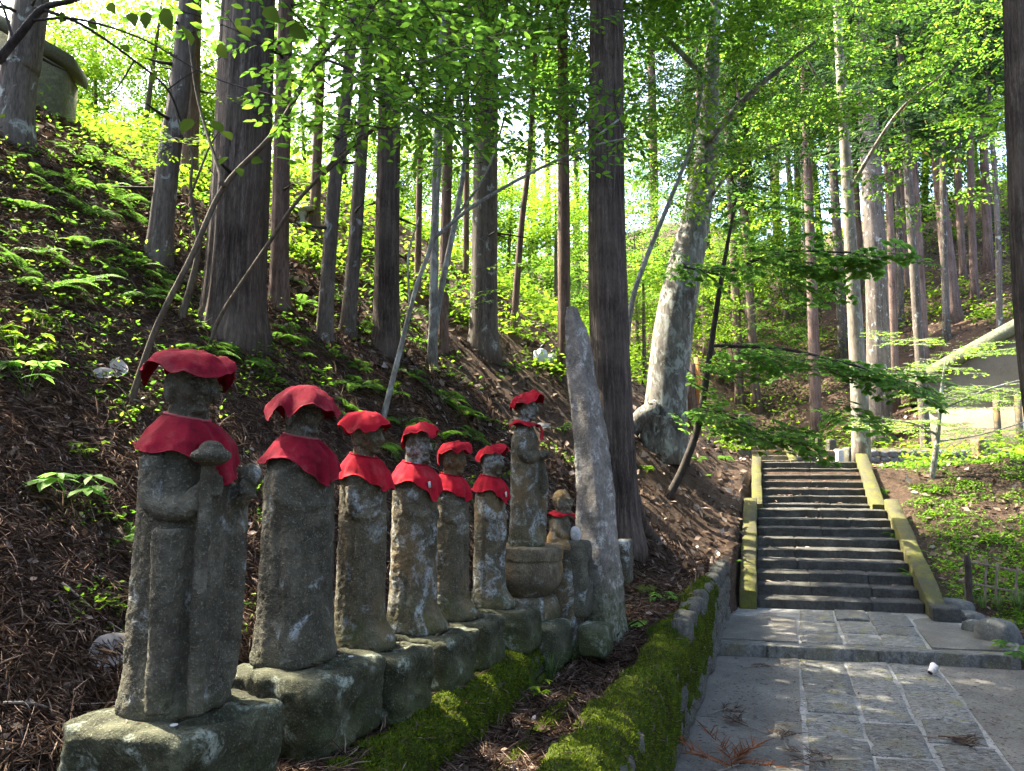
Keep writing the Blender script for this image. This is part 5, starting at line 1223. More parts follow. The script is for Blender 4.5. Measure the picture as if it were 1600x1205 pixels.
SHADE = leafy_crown(220, 2.4, 1.5, 480, MAT['leaf_near'], SPRAYS_FAR, 0.9)  # dense crown for the trees added to keep sun off the path
for k, (x, y, hgt) in enumerate([(-1.72, 9.4, 6.2), (-0.47, 11.8, 6.6), (-0.98, 8.9, 6.6)]):
    b = Vector((x, y, hz(x, y) - 0.1)); t = thing('broadleaf_tree', 'leafy tree added on the left slope to shade the path', 'tree', b, 0, 'leafy trees added to shade the path')
    tree_trunk(t, b, [(b, 0.055), (b + Vector((0.05, -0.1, hgt * 0.5)), 0.045), (b + Vector((0.3, -0.5, hgt)), 0.02)], MAT['stem_grey'], 10, 0.03, 0.6, 1.3, 90 + k)
    copy_obj('crown', SHADE, t, ((0.2, -0.2, hgt * 1.12), (0.65, -1.1, hgt * 1.1), (0.3, -0.8, hgt * 1.1))[k], k * 2.1, (1.1, 1.1, 0.9))

# unseen forest behind and right of the photographer, put in to block sky light
for k, (x, y, hgt) in enumerate([(-4.5, -4.5, 14), (1.5, -6, 15), (6.5, -4, 15), (8.2, 0.5, 15), (9.5, 4.2, 15), (-7.5, -2.0, 14), (4, -9, 16), (12, -1, 16), (-1.5, -9, 15)]):
    b = Vector((x, y, hz(x, y))); t = thing('cedar_tree', 'unseen tall cedar behind or right of the viewpoint, added to block sky light', 'tree', b, 0, 'unseen cedars added around the viewpoint')
    tree_trunk(t, b, [(b - Vector((0, 0, 0.2)), 0.26), (b + Vector((0.1, 0, hgt * 0.5)), 0.2), (b + Vector((0.2, 0.1, hgt)), 0.03)], MAT['cedar_grey'], 14, 0.06, 0.8, 1.5, 140 + k)
    copy_obj('crown', CEDAR[k % 3], t, (0.1, 0, 2.2), k * 1.3, (1.15, 1.15, hgt * 0.85 / 13.5))

# ================================================================== BACKGROUND STRUCTURES
# beige building at the right, gable end towards the steps
bd = 21.0; bl = P(1452, 690, bd); br_ = P(1700, 690, bd); bz = min(hz(bl.x, bl.y), hz(br_.x, br_.y)) - 0.3
bld = thing('beige_building', 'beige plastered building with a pale sloping roof edge behind the young tree', 'building', (bl.x, bl.y, bz), -0.50)
def LB(px, py, d=bd): p = P(px, py, d); return (p.x - bl.x, p.y - bl.y, p.z - bz)
e0 = LB(1452, 600); pk = LB(1700, 455); x1 = LB(1950, 600)[0]
g = Geo(); dp = 6.0
poly = [(0, 0, 0), (x1, 0, 0), (x1, 0, e0[2]), (pk[0], 0, pk[2]), (0, 0, e0[2])]
back = [(a, b + dp, c) for a, b, c in poly]; V = np.array(poly + back)
g.add(V, [[0, 1, 2, 4], [9, 7, 6, 5]]); g.add(V, [[4, 2, 3], [8, 7, 9]]); g.add(V, [[0, 4, 9, 5], [1, 6, 7, 2]])
obj('wall', g.mesh('wall'), MAT['plaster'], bld)
g = Geo(); gbox(g, (0.0, -0.06, 0), (x1, -0.003, LB(1500, 640)[2])); obj('white_dado', g.mesh('white_dado'), MAT['plaster'], bld)
for sgn, xa in ((-1, 0.0), (1, x1)):
    ov = 0.5; dx = pk[0] - xa; n_ = math.hypot(dx, pk[2] - e0[2]); ux, uz = dx / n_, (pk[2] - e0[2]) / n_
    a = np.array((xa - ux * ov, 0, e0[2] - uz * ov)); c = np.array((pk[0], 0, pk[2])); th = np.array((0, 0, 0.42))
    q = [a + (0, -0.2, 0.02), c + (0, -0.2, 0.02), c + (0, dp + 0.3, 0.02), a + (0, dp + 0.3, 0.02)]; V = np.array(q + [p + th for p in q])
    g = Geo(); g.add(V, [[0, 1, 2, 3], [7, 6, 5, 4], [0, 4, 5, 1], [1, 5, 6, 2], [2, 6, 7, 3], [3, 7, 4, 0]]); obj('roof_slope', g.mesh('roof_slope'), MAT['concrete_moss'], bld)
for px in (1535, 1562):
    p = LB(px, 650); g = Geo(); gbox(g, (p[0], -0.16, 0), (p[0] + 0.16, -0.062, LB(px, 615)[2])); obj('post', g.mesh('post'), MAT['stone_tan'], bld)

# low rubble wall on the terrace
rwd = 18.2; a = P(1352, 722, rwd); b = P(1640, 722, rwd - 0.4)
rw = thing('rubble_wall', 'low grey rubble wall on the terrace, moss along its top', 'wall', (a.x, a.y, hz(a.x, a.y) - 0.15))
L = (b - a).length; g = Geo(); gbox(g, (0, 0.05, 0), (L, 0.45, 0.55)); core = obj('core', g.mesh('core'), MAT['stone_dark'][0], rw); rw.rotation_euler = (0, 0, math.atan2(b.y - a.y, b.x - a.x))
rub = []
for k in range(5):
    w, f = rock((1, 1, 1), 4, 3.6, 0.1, 1.9, 120 + k); w[:, 2] -= 0.5; m = mesh_np('rubble', w, f, True); m.materials.append(MAT['rubble']); rub.append(m)
for row, z in enumerate((0.12, 0.29, 0.45)):
    x = 0.05 * row
    while x < L - 0.1:
        ln = random.uniform(0.17, 0.34); o = copy_obj('stone', random.choice(rub), rw, (x + ln / 2, 0.06, z + random.uniform(-0.02, 0.02)), 0, (ln, 0.18, random.uniform(0.15, 0.19))); o.rotation_euler = (0, random.uniform(-0.25, 0.25), 0); x += ln * 0.97
g = Geo(); n = 60; v = []
for i in range(n):
    for q, z in ((-0.02, 0.5), (0.06, 0.575), (0.25, 0.6), (0.46, 0.54)): v.append((i / (n - 1) * L, q, z + 0.02 * math.sin(i * 1.7 + q * 9)))
g.add(v, grid_faces(n, 4)); obj('moss', g.mesh('moss', True), MAT['stringer'], rw)
def block(name, px, py, d, dim, mat, label, cat, power=10.0, rz=0.0, seed=1, group=None):
    c = P(px, py, d); w, f = rock(dim, 8, power, 0.008, 6.0, seed); o = obj(name, mesh_np(name, w, f, True), mat, None, (c.x, c.y, hz(c.x, c.y) - 0.04)); o.rotation_euler = (0, 0, rz); return tag(o, label, cat, group)
block('stone_post', 1281, 722, 16.5, (0.11, 0.11, 0.72), MAT['stone_base'], 'slim greenish square stone post at the head of the steps', 'post', 14.0, 0.1, 3)
block('stone_block', 1294, 722, 16.8, (0.24, 0.24, 0.38), MAT['stone_tan'], 'mossy stone block right beside the slim stone post', 'stone', 8.0, 0.2, 4)
block('stone_block', 1311, 722, 16.9, (0.14, 0.2, 0.42), MAT['white_stone'], 'narrow pale stone block between mossy block and pale trunk', 'stone', 9.0, 0.2, 5)
block('stone_block', 1331, 722, 17.4, (0.36, 0.3, 0.46), MAT['stone_dark'][0], 'dark stone block left of the pale trunk at the steps', 'stone', 9.0, 0.2, 6)
block('grave_marker', 1298, 690, 19.5, (0.22, 0.2, 0.75), MAT['stone_dark'][1], 'small dark upright marker behind the slim stone post', 'marker', 9.0, 0.2, 7)
block('stone_tablet', 1163, 655, 19.0, (0.30, 0.12, 1.2), MAT['stone_dark'][1], 'dark upright stone tablet behind the broad leaved shrub', 'stone tablet', 12.0, 0.1, 8)
o = block('stone_pillar', 1533, 722, 17.0, (0.28, 0.28, 0.5), MAT['stone_tan'], 'pale tan square stone pillar in front of the beige building', 'pillar', 10.0, 0.1, 9)
# split stump
c = P(1080, 662, 15.5); st = thing('split_stump', 'broken tree stump with bright orange split wood behind the leaning tree', 'stump', (c.x, c.y, hz(c.x, c.y) - 0.05))
g = Geo(); gtube(g, [(0, 0, 0), (0, 0, 0.9), (-0.02, 0, 1.5)], [0.2, 0.17, 0.15], 16, ridge_mod(9, 0.15)); obj('bark', g.mesh('bark', True), MAT['cedar_brown'], st)
g = Geo(); gtube(g, [(0.13, -0.1, 0.45), (0.14, -0.11, 1.0), (0.12, -0.09, 1.62)], [0.04, 0.09, 0.03], 10, ridge_mod(4, 0.2)); obj('split_wood', g.mesh('split_wood', True), MAT['split_wood'], st)
# fallen log and rusty bough on the slope beyond
c = P(1222, 640, 20.5); lg = Geo(); q = np.array([(0, 0, 0, 0.16), (0.9, 0.1, 0.03, 0.15), (1.7, 0.1, 0.1, 0.12)]); gtube(lg, q[:, :3], q[:, 3], 14, ridge_mod(3, 0.1))
tag(obj('fallen_log', lg.mesh('fallen_log', True), MAT['cedar_near'], None, (c.x - 0.6, c.y, hz(c.x, c.y) + 0.1)), 'dark fallen log lying behind the far steps', 'log')

# stone lantern on the left slope
c = hit(473, 352); ln_ = thing('stone_lantern', 'small pale stone lantern far up the slope between cedars', 'lantern', c); u = c.y / FPX
g = Geo(); gbox(g, (-9 * u, -9 * u, -2 * u), (9 * u, 9 * u, 3 * u)); obj('base', g.mesh('base'), MAT['white_stone'], ln_)
obj('pillar', lathe([(6 * u, 2.5 * u), (5 * u, 6 * u), (4.6 * u, 12 * u), (5.4 * u, 16 * u)], 14).mesh('pillar', True), MAT['white_stone'], ln_)
g = Geo(); gbox(g, (-6.4 * u, -6.4 * u, 15.5 * u), (6.4 * u, 6.4 * u, 24 * u)); obj('light_box', g.mesh('light_box'), MAT['white_stone'], ln_)
V = np.array([(-17, -17, 23.5), (17, -17, 23.5), (17, 17, 23.5), (-17, 17, 23.5), (-17, -17, 25), (17, -17, 25), (17, 17, 25), (-17, 17, 25), (-4, -4, 33), (4, -4, 33), (4, 4, 33), (-4, 4, 33)]) * u
g = Geo(); g.add(V, [[3, 2, 1, 0], [0, 1, 5, 4], [1, 2, 6, 5], [2, 3, 7, 6], [3, 0, 4, 7], [4, 5, 9, 8], [5, 6, 10, 9], [6, 7, 11, 10], [7, 4, 8, 11], [8, 9, 10, 11]]); obj('roof', g.mesh('roof'), MAT['white_stone'], ln_)
obj('finial', lathe([(2 * u, 33 * u), (4.2 * u, 35 * u), (3.6 * u, 38 * u), (0.5 * u, 40.5 * u)], 12).mesh('finial', True), MAT['white_stone'], ln_)

# concrete retaining wall with coping, upper left
c0 = P(97, 172, 9.3); c1 = P(-140, 60, 8.9)
cw = thing('concrete_wall', 'mossy concrete wall with pale coping at the upper left corner', 'wall', (c0.x, c0.y, 0)); zt0 = P(97, 108, 9.3).z; zt1 = P(-140, -30, 8.9).z; zb = hz(c0.x, c0.y) - 0.8
dv = Vector((c1.x - c0.x, c1.y - c0.y, 0)); nv = Vector((-dv.y, dv.x, 0)).normalized() * -0.5
def prism(z00, z01, z10, z11, o0, o1, ext=0.0):
    e = dv.normalized() * ext; A = -e; Bq = dv
    pts = [A + nv * o0, Bq + nv * o0, Bq + nv * o1, A + nv * o1]
    lo = [(p.x, p.y, z) for p, z in zip(pts, (z00, z10, z10, z00))]; hi = [(p.x, p.y, z) for p, z in zip(pts, (z01, z11, z11, z01))]
    g = Geo(); g.add(lo + hi, [[0, 1, 2, 3], [7, 6, 5, 4], [0, 4, 5, 1], [1, 5, 6, 2], [2, 6, 7, 3], [3, 7, 4, 0]]); return g
obj('wall_face', prism(zb, zt0, zb, zt1, 0.0, 1.0).mesh('wall_face'), MAT['concrete_moss'], cw)
obj('coping', prism(zt0 + 0.003, zt0 + 0.17, zt1 + 0.003, zt1 + 0.17, -0.12, 1.1, 0.10).mesh('coping'), MAT['roof_grey'], cw)

# ================================================================== SMALL THINGS BY THE PATH
# old bamboo fence
fz_ = lambda px, d: P(px, 945, d)
f0 = P(1516, 946, 9.6); fn = thing('bamboo_fence', 'weathered low bamboo fence with a dark post right of the path', 'fence', (f0.x, f0.y, hz(f0.x, f0.y)))
B = np.array(fn.location)
def stick(name, a, b, r0, mat):
    g = Geo(); a = np.array(a) - B; b = np.array(b) - B; n = 8; q = np.array([a + (b - a) * t + np.array([0.004 * math.sin(7 * t + r0 * 900), 0, 0.005 * math.sin(5 * t)]) for t in np.linspace(0, 1, n)])
    gtube(g, q, r0 * (1 + 0.08 * np.cos(np.arange(n) * np.pi)), 10); return obj(name, g.mesh(name, True), mat, fn)
p = P(1517, 868, 9.6); stick('post', (f0.x, f0.y, B[2] - 0.2), (f0.x, f0.y, p.z), 0.038, MAT['dark_wood'])
for y0, y1 in ((880, 901), (912, 936)):
    stick('rail', P(1498, y0 - 4, 9.65), P(1640, y1, 9.3), 0.013, MAT['bamboo'])
for px, d in ((1510, 9.63), (1541, 9.55), (1558, 9.5), (1589, 9.42), (1600, 9.4), (1625, 9.35)):
    p = P(px, 878 + random.uniform(-6, 8), d); q = P(px + random.uniform(-3, 4), 948, d); stick('picket', (q.x, q.y, hz(q.x, q.y) - 0.05), (p.x + (0.06 if px == 1600 else 0), p.y, p.z), 0.015, MAT['bamboo'])
# border stones
for k, (px, py, w_, h_, dd, lab) in enumerate(((1497, 958, 54, 18, 0.3, 'pale flat border stone next to the end of the steps'), (1503, 970, 40, 16, 0.3, 'second small border stone at the right of the landing'), (1522, 980, 44, 22, 0.3, 'mossy mid border stone at the right of the landing'),
                                          (1537, 998, 48, 24, 0.3, 'pale border stone left of the big dark one'), (1568, 1012, 66, 38, 0.4, 'biggest rounded dark border stone at the right end of the kerb'))):
    c = hit(px, py); u = c.y / FPX; w, f = rock((w_ * u, dd, h_ * u * 1.5), 8, 2.8, 0.02, 5.0, 140 + k); o = obj('border_stone', mesh_np('border_stone', w, f, True), MAT['river_stone'], None, (c.x, c.y + 0.08, c.z - h_ * u * 0.45)); o.rotation_euler = (0, 0, -0.5 + 0.3 * k)
    tag(o, lab, 'stone', 'border stones of the landing')
# crumpled white paper cup by the kerb
c = P(1452, 1026, 7.3); c.z = 0.008; cup = thing('crumpled_cup', 'crumpled white paper cup lying against the kerb', 'cup', (c.x, c.y, c.z + 0.03), 0.6)
g = lathe([(0.026, 0.0), (0.03, 0.03), (0.034, 0.07), (0.037, 0.095), (0.034, 0.094), (0.028, 0.05)], 20); me = g.mesh('cup_body', True); v = mesh_co(me); v = v @ np.array(Matrix.Rotation(1.0, 3, 'Y')).T + 0.006 * np.stack([vnoise(v * 60, 3), vnoise(v * 60, 4), vnoise(v * 60, 5)], -1); set_co(me, v)
obj('cup_body', me, MAT['white_plaster'], cup)
g = Geo(); v, f = ellipsoid((0, 0, 0), (0.024, 0.024, 0.006), 16, 6); g.add(v, f); me = g.mesh('dark_end', True); v = mesh_co(me) @ np.array(Matrix.Rotation(1.0, 3, 'Y')).T - np.array((0.004, 0, 0.002)); set_co(me, v); obj('dark_end', me, MAT['black'], cup)
# tied white bags on the slope
for k, (px, py, w_, h_, lab) in enumerate(((845, 568, 22, 24, 'left one of two knotted white bags on the far slope'), (862, 572, 20, 20, 'right one of two knotted white bags on the far slope'))):
    d = min(hit(px, py).y, 14.0); c = P(px, py, d); c.z = hz(c.x, c.y); d = c.y; u = d / FPX
    t = thing('white_bag', lab, 'bag', c, 0.3 * k, 'white bags on the slope')
    v, f = ellipsoid((0, 0, h_ * u * 0.48), (w_ * u * 0.5, w_ * u * 0.45, h_ * u * 0.5), 28, 18); v = v + nrmz(v) * (0.14 * w_ * u * fbm(v / (w_ * u) * 3.5 + k, k, 3))[:, None]
    obj('bag_body', mesh_np('bag_body', v, f, True), MAT['bag'], t)
    g = Geo(); gtube(g, [(0, 0, h_ * u * 0.85), (0.1 * w_ * u, 0, h_ * u * 1.1), (0.28 * w_ * u, 0, h_ * u * 1.3)], [0.12 * w_ * u, 0.16 * w_ * u, 0.05 * w_ * u], 8); obj('knot', g.mesh('knot', True), MAT['black'], t)

# ---------------- ferns and low plants
def fern_mesh(seed, nf=7, L=0.5):
    r = np.random.default_rng(seed); g = Geo()
    for k in range(nf):
        a = k / nf * 6.28 + r.normal(0, 0.3); ln = L * r.uniform(0.7, 1.15); t = np.linspace(0, 1, 22)
        rad = ln * (0.95 * t); z = ln * (1.0 * t - 0.95 * t ** 2) * r.uniform(0.75, 1.25) + 0.01
        c = np.stack([np.cos(a) * rad, np.sin(a) * rad, z], 1); gtube(g, c[::3], np.linspace(0.004, 0.001, len(c[::3])), 3)
        tg = np.gradient(c, axis=0); sd = np.array([-math.sin(a), math.cos(a), 0])
        for s_ in (-1, 1):
            w = 0.26 * ln * np.sin(np.pi * np.clip(t * 0.92 + 0.08, 0, 1)) ** 0.8 * (1 - 0.3 * t)
            m = t > 0.14; leaves(g, c[m], (s_ * sd + 0.35 * nrmz(tg) + np.array([0, 0, -0.12]))[m], np.tile((0, 0, 1.0), (m.sum(), 1)) + r.normal(0, 0.12, (m.sum(), 3)), w[m], False, 0.5)
    me = g.mesh('fern'); me.materials.append(MAT['fern']); return me
FERN = [fern_mesh(s_, 6 + s_ % 3, 0.5) for s_ in range(4)]
def sprig_mesh(seed, n=9, leaf=0.09, h=0.22, mat='leaf_broad', width=1.0):
    r = np.random.default_rng(seed); g = Geo(); pos, dr, nr, sz = [], [], [], []
    for k in range(n):
        a = r.uniform(0, 6.28); hh = h * r.uniform(0.4, 1); q = np.array([(0, 0, 0), (math.cos(a) * 0.05, math.sin(a) * 0.05, hh * 0.6), (math.cos(a) * 0.12, math.sin(a) * 0.12, hh)]); gtube(g, q, [0.003, 0.002, 0.0015], 3)
        for m in range(5):
            b = a + (m - 2) * 0.75; pos.append(q[-1]); dr.append((math.cos(b), math.sin(b), r.uniform(-0.5, 0))); nr.append((r.normal(0, .2), r.normal(0, .2), 1)); sz.append(leaf * r.uniform(0.7, 1.2))
    leaves(g, np.array(pos), np.array(dr), np.array(nr), np.array(sz), True, width); me = g.mesh('sprig'); me.materials.append(MAT[mat]); return me
SPRIG = [sprig_mesh(400, 8, 0.10, 0.25, 'leaf_broad'), sprig_mesh(401, 10, 0.07, 0.2, 'leaf_bright'), sprig_mesh(402, 7, 0.13, 0.18, 'leaf_broad', 0.8)]
fern_spots = [(px_, py_, 0.8, None) for px_, py_ in ((420, 600), (450, 620), (500, 650), (570, 660), (630, 670), (720, 650), (760, 660), (800, 580), (610, 620), (380, 570), (560, 610), (690, 630), (30, 250), (75, 300), (110, 290), (150, 340), (185, 320), (95, 350), (60, 400), (170, 430), (215, 420), (120, 250), (160, 260), (235, 330), (200, 290), (265, 470), (130, 450), (30, 430), (70, 460), (455, 440), (470, 480), (520, 470), (470, 400), (560, 520))] + [(192, 845, 0.75, 'fern half hidden behind the left side of the nearest statue'), (330, 545, 0.8, 'fern right behind the cap of the nearest statue'), (295, 555, 0.8, None), (590, 700, 0.7, 'fern between the third and fourth statue caps'),
              (690, 690, 0.8, 'lush fern behind the fourth and fifth statue caps'), (735, 690, 0.7, None), (660, 700, 0.7, None), (540, 640, 0.7, None), (480, 640, 0.6, None), (510, 600, 0.6, None), (430, 535, 0.7, None), (455, 530, 0.6, None), (400, 540, 0.5, None), (120, 330, 0.9, None), (165, 300, 0.8, None), (210, 350, 0.8, None),
              (140, 390, 0.8, None), (200, 400, 0.9, None), (60, 280, 0.8, None), (250, 440, 0.8, None), (40, 330, 0.7, None), (100, 420, 0.6, None), (225, 470, 0.7, None), (20, 380, 0.7, None), (470, 560, 0.6, None), (560, 580, 0.7, None), (520, 560, 0.6, None), (640, 590, 0.6, None), (700, 590, 0.5, None), (780, 590, 0.5, None), (820, 620, 0.4, None),
              (1428, 905, 0.8, 'fern hugging the lower right side slab of the steps'), (1418, 870, 0.7, None), (1400, 840, 0.7, None), (1385, 800, 0.7, None), (1455, 925, 0.6, None), (1375, 770, 0.6, None), (1010, 735, 0.5, None), (1090, 720, 0.6, None), (1130, 720, 0.6, None), (1105, 745, 0.5, None)]
for k, (px, py, sc, lab) in enumerate(fern_spots):
    c = hit(px, py)
    side = 'right' if px > 1300 else ('bank' if px > 990 else 'left')
    grp = {'right': 'ferns along the right side of the steps', 'left': 'ferns on the left slope', 'bank': 'ferns on the bank left of the steps'}[side]
    lb = lab or {'right': 'green fern growing along the right side of the steps', 'left': 'green fern on the leaf littered left slope', 'bank': 'small fern on the bank left of the steps'}[side]
    sc *= 0.55 + 0.5 * ((k * 37) % 17) / 17; o = copy_obj('fern', FERN[k % 4], None, c, k * 1.9, sc); nn_ = Vector((0.28, -0.12, 1)) if side == 'left' else Vector((0, -0.15, 1)); o.rotation_euler = ((nn_ + Vector((math.sin(k * 3.1), math.cos(k * 2.3), 0)) * 0.3).to_track_quat('Z', 'Y') @ Quaternion((0, 0, 1), k * 1.9)).to_euler(); tag(o, lb, 'fern', grp)
plant_spots = [(105, 790, 2, 0.95, 'low plant with large blue green leaves left of the nearest statue'), (40, 620, 0, 1.0, 'leafy green plant at the left frame edge on the slope'), (70, 520, 1, 1.0, 'yellow green sprig on the slope near the left edge'), (25, 560, 1, 1.2, 'second yellow green sprig at the left frame edge'),
               (190, 660, 1, 0.6, 'tiny yellowing plant left of the nearest statue shoulder'), (135, 720, 1, 0.7, 'small ferny seedling on the slope left of the nearest statue'), (880, 680, 0, 0.8, 'small green plant left of the standing slab'), (1035, 945, 2, 0.6, 'green seedling on the bank above the retaining wall'), (838, 1090, 1, 0.6, 'small plant in the gap before the mossy edging'), (1010, 740, 1, 0.8, 'small plant at the foot of the cedar behind the slab'),
               (600, 620, 1, 1.0, 'bright sprig lit by the sun beside the grey sapling'), (1590, 1030, 2, 1.0, 'leafy plant right of the biggest border stone'), (1150, 885, 0, 0.4, 'pale seedling at the lower left of the steps')]
for k, (px, py, m, sc, lab) in enumerate(plant_spots):
    tag(copy_obj('low_plant', SPRIG[m], None, hit(px, py), k * 2.1, sc), lab, 'plant', 'low plants on the forest floor')
# grass tufts
def tuft_mesh(seed, n=60, h=0.22):
    r = np.random.default_rng(seed); g = Geo(); a = r.uniform(0, 6.28, n); ln = h * r.uniform(0.5, 1.2, n); lean = r.uniform(0.2, 0.9, n)
    for i in range(n):
        d = np.array([math.cos(a[i]), math.sin(a[i]), 0]); sdv = np.array([-d[1], d[0], 0]) * 0.004; b = d * r.uniform(0, 0.04)
        p1 = b + d * lean[i] * ln[i] * 0.4 + np.array([0, 0, ln[i] * 0.7]); p2 = b + d * lean[i] * ln[i] + np.array([0, 0, ln[i] * (0.95 - 0.4 * lean[i])])
        g.add([b - sdv, b + sdv, p1 + sdv * 0.8, p1 - sdv * 0.8, p2], [[0, 1, 2], [0, 2, 3], [3, 2, 4]])
    me = g.mesh('tuft'); me.materials.append(MAT['grass']); return me
TUFT = [tuft_mesh(1), tuft_mesh(2, 80, 0.3)]
for k, (px, py, sc, lab) in enumerate(((890, 1040, 0.9, 'pale grass tuft in front of the mossy cube stone'), (862, 1062, 0.7, 'small grass tuft beside the mossy edging'), (1560, 952, 1.0, 'grass tuft under the bamboo fence'), (1590, 955, 1.0, 'grass tuft at the right end of the bamboo fence'), (1535, 950, 0.9, 'grass tuft at the foot of the fence post'))):
    tag(copy_obj('grass_tuft', TUFT[k % 2], None, hit(px, py), k, sc), lab, 'grass', 'grass tufts')

# ---------------- undergrowth, ground cover (uncountable)
r = np.random.default_rng(500)
def clumps(n, pxr, dr_, rad, per, leaf, cond, lift=0.5):
    g = Geo(); px = r.uniform(*pxr, n); d = dr_[0] * (dr_[1] / dr_[0]) ** r.random(n); x = (px - 800) / FPX * d / (CP) ; x = x * CP; z = height(x, d); keep = cond(x, d, px); x, d, z = x[keep], d[keep], z[keep]
    k = len(x); R = rad * (d / 15) ** 0.6 * r.uniform(0.5, 1.4, k); m = per
    dirs = nrmz(r.normal(0, 1, (k, m, 3))); dirs[..., 2] = np.abs(dirs[..., 2]); pos = np.stack([x, d, z], 1)[:, None, :] + dirs * (r.random((k, m, 1)) ** 0.5) * R[:, None, None] * np.array([1, 1, lift])
    pos = pos.reshape(-1, 3); N = len(pos); dd = r.normal(0, 1, (N, 3)); dd[:, 2] *= 0.4
    leaves(g, pos, dd, np.tile((0, 0, 1.0), (N, 1)) + r.normal(0, 0.35, (N, 3)), leaf * np.repeat((d / 15) ** 0.5, m) * r.uniform(0.6, 1.3, N)); return g
def free_bg(x, y, px):
    q = q_of(x, y); yp = y + 0.2 * (x - 3.3)
    n_ = fbm2(x, y, 0.35, 7, 2)
    left = (q < -2.6) & (n_ > -0.55 + 0.5 * (y < 12)); terr = (yp > 16.5) & (q > -2.6) & ~((q > 0) & (q < 3.5) & (yp < 20)) & (n_ > np.where(px > 1080, -0.45, -0.1))
    return (left & (y > 9.5)) | terr
g = clumps(2400, (-500, 1750), (9.5, 60), 0.65, 60, 0.12, free_bg, 0.8)
o = obj('undergrowth', g.mesh('undergrowth'), MAT['leaf_bright'], kind='stuff'); tag(o, 'bright green undergrowth covering the forest slopes', 'undergrowth')
def free_right(x, y, px):
    q = q_of(x, y); yp = y + 0.2 * (x - 3.3); return (((q > 3.15) & (yp > 8.6)) | ((q > 2.75) & (yp > 10.1))) & (yp < 17.5) & (fbm2(x, y, 1.3, 17, 2) > -0.25)
g = clumps(2600, (1290, 1750), (8.6, 17.5), 0.28, 22, 0.06, free_right, 0.35)
o = obj('ground_cover', g.mesh('ground_cover'), MAT['leaf_mid'], kind='stuff'); tag(o, 'low leafy ground cover on the bank right of the steps', 'ground cover')
def free_left(x, y, px):
    q = q_of(x, y); return (q < -1.9) & (fbm2(x, y, 0.8, 27, 2) > 0.05 - 0.35 * (q < -3.6))
g = clumps(2000, (-700, 1000), (3.2, 11), 0.30, 18, 0.075, free_left, 0.5)
o = obj('slope_cover', g.mesh('slope_cover'), MAT['leaf_mid'], kind='stuff'); tag(o, 'scattered small green seedlings on the left slope', 'ground cover')

# ---------------- leaf litter, needles, twigs
r = np.random.default_rng(600)
def scatter(n, pxr, dr_, power=1.0):
    px = r.uniform(*pxr, n); d = dr_[0] * (dr_[1] / dr_[0]) ** (r.random(n) ** power); x = (px - 800) / FPX * d
    return x, d
def ok_litter(x, y):
    q = q_of(x, y); yp = y + 0.2 * (x - 3.3)
    on_left = (q < -0.10) | ((q < 0.05) & (y > 9.7)); on_left &= ~((q > -0.10) & (y < 10)); on_right = ((q > 3.0) & (yp > 8)) | ((q > 2.75) & (yp > 10.1))
    on_left &= ~((q > -0.95) & (q < -0.72) & (y < 5.4) & (r.random(len(x)) < 0.8))
    return on_left | (on_right & (r.random(len(x)) < 0.6)) | (yp > 15.3)
def surf_normal(x, y):
    e = 0.05; zx = (height(x + e, y) - height(x - e, y)) / (2 * e); zy = (height(x, y + e) - height(x, y - e)) / (2 * e)
    return nrmz(np.stack([-zx, -zy, np.ones_like(x)], 1))
def litter(name, label, n, pxr, dr_, size, mat, width, tilt, lift, near):
    x, y = scatter(n, pxr, dr_); k = ok_litter(x, y); x, y = x[k], y[k]; N = len(x); nn = surf_normal(x, y)
    g = Geo(); nr = nrmz(nn + r.normal(0, tilt, (N, 3))); dd = np.cross(nr, r.normal(0, 1, (N, 3)))
    leaves(g, np.stack([x, y, height(x, y)], 1) + nn * r.uniform(0.0, lift, N)[:, None], dd, nr, size * r.uniform(0.5, 1.5, N) * np.clip((y / 5) ** 0.35, 0.8, 2.5), near, width)
    o = obj(name, g.mesh(name), MAT[mat], kind='stuff'); return tag(o, label, 'leaf litter')
litter('dry_leaves', 'dry brown leaves lying over the near slope', 24000, (-150, 1250), (1.9, 9), 0.042, 'litter', 1.1, 0.5, 0.02, True)
litter('dry_leaves', 'dry leaves lying over the farther ground', 46000, (-150, 1750), (8, 65), 0.085, 'litter', 1.2, 0.5, 0.03, False)
litter('dry_needles', 'reddish brown cedar needles carpeting the near slope', 120000, (-150, 1250), (1.9, 10), 0.11, 'needles', 0.07, 0.35, 0.025, False)
litter('dry_leaves', 'dry brown leaves on the slope beyond the left edge', 9000, (-1000, -140), (1.5, 12), 0.05, 'litter', 1.1, 0.5, 0.02, False)
litter('dry_needles', 'cedar needles on the slope beyond the left edge', 45000, (-1000, -140), (1.5, 12), 0.12, 'needles', 0.08, 0.35, 0.025, False)
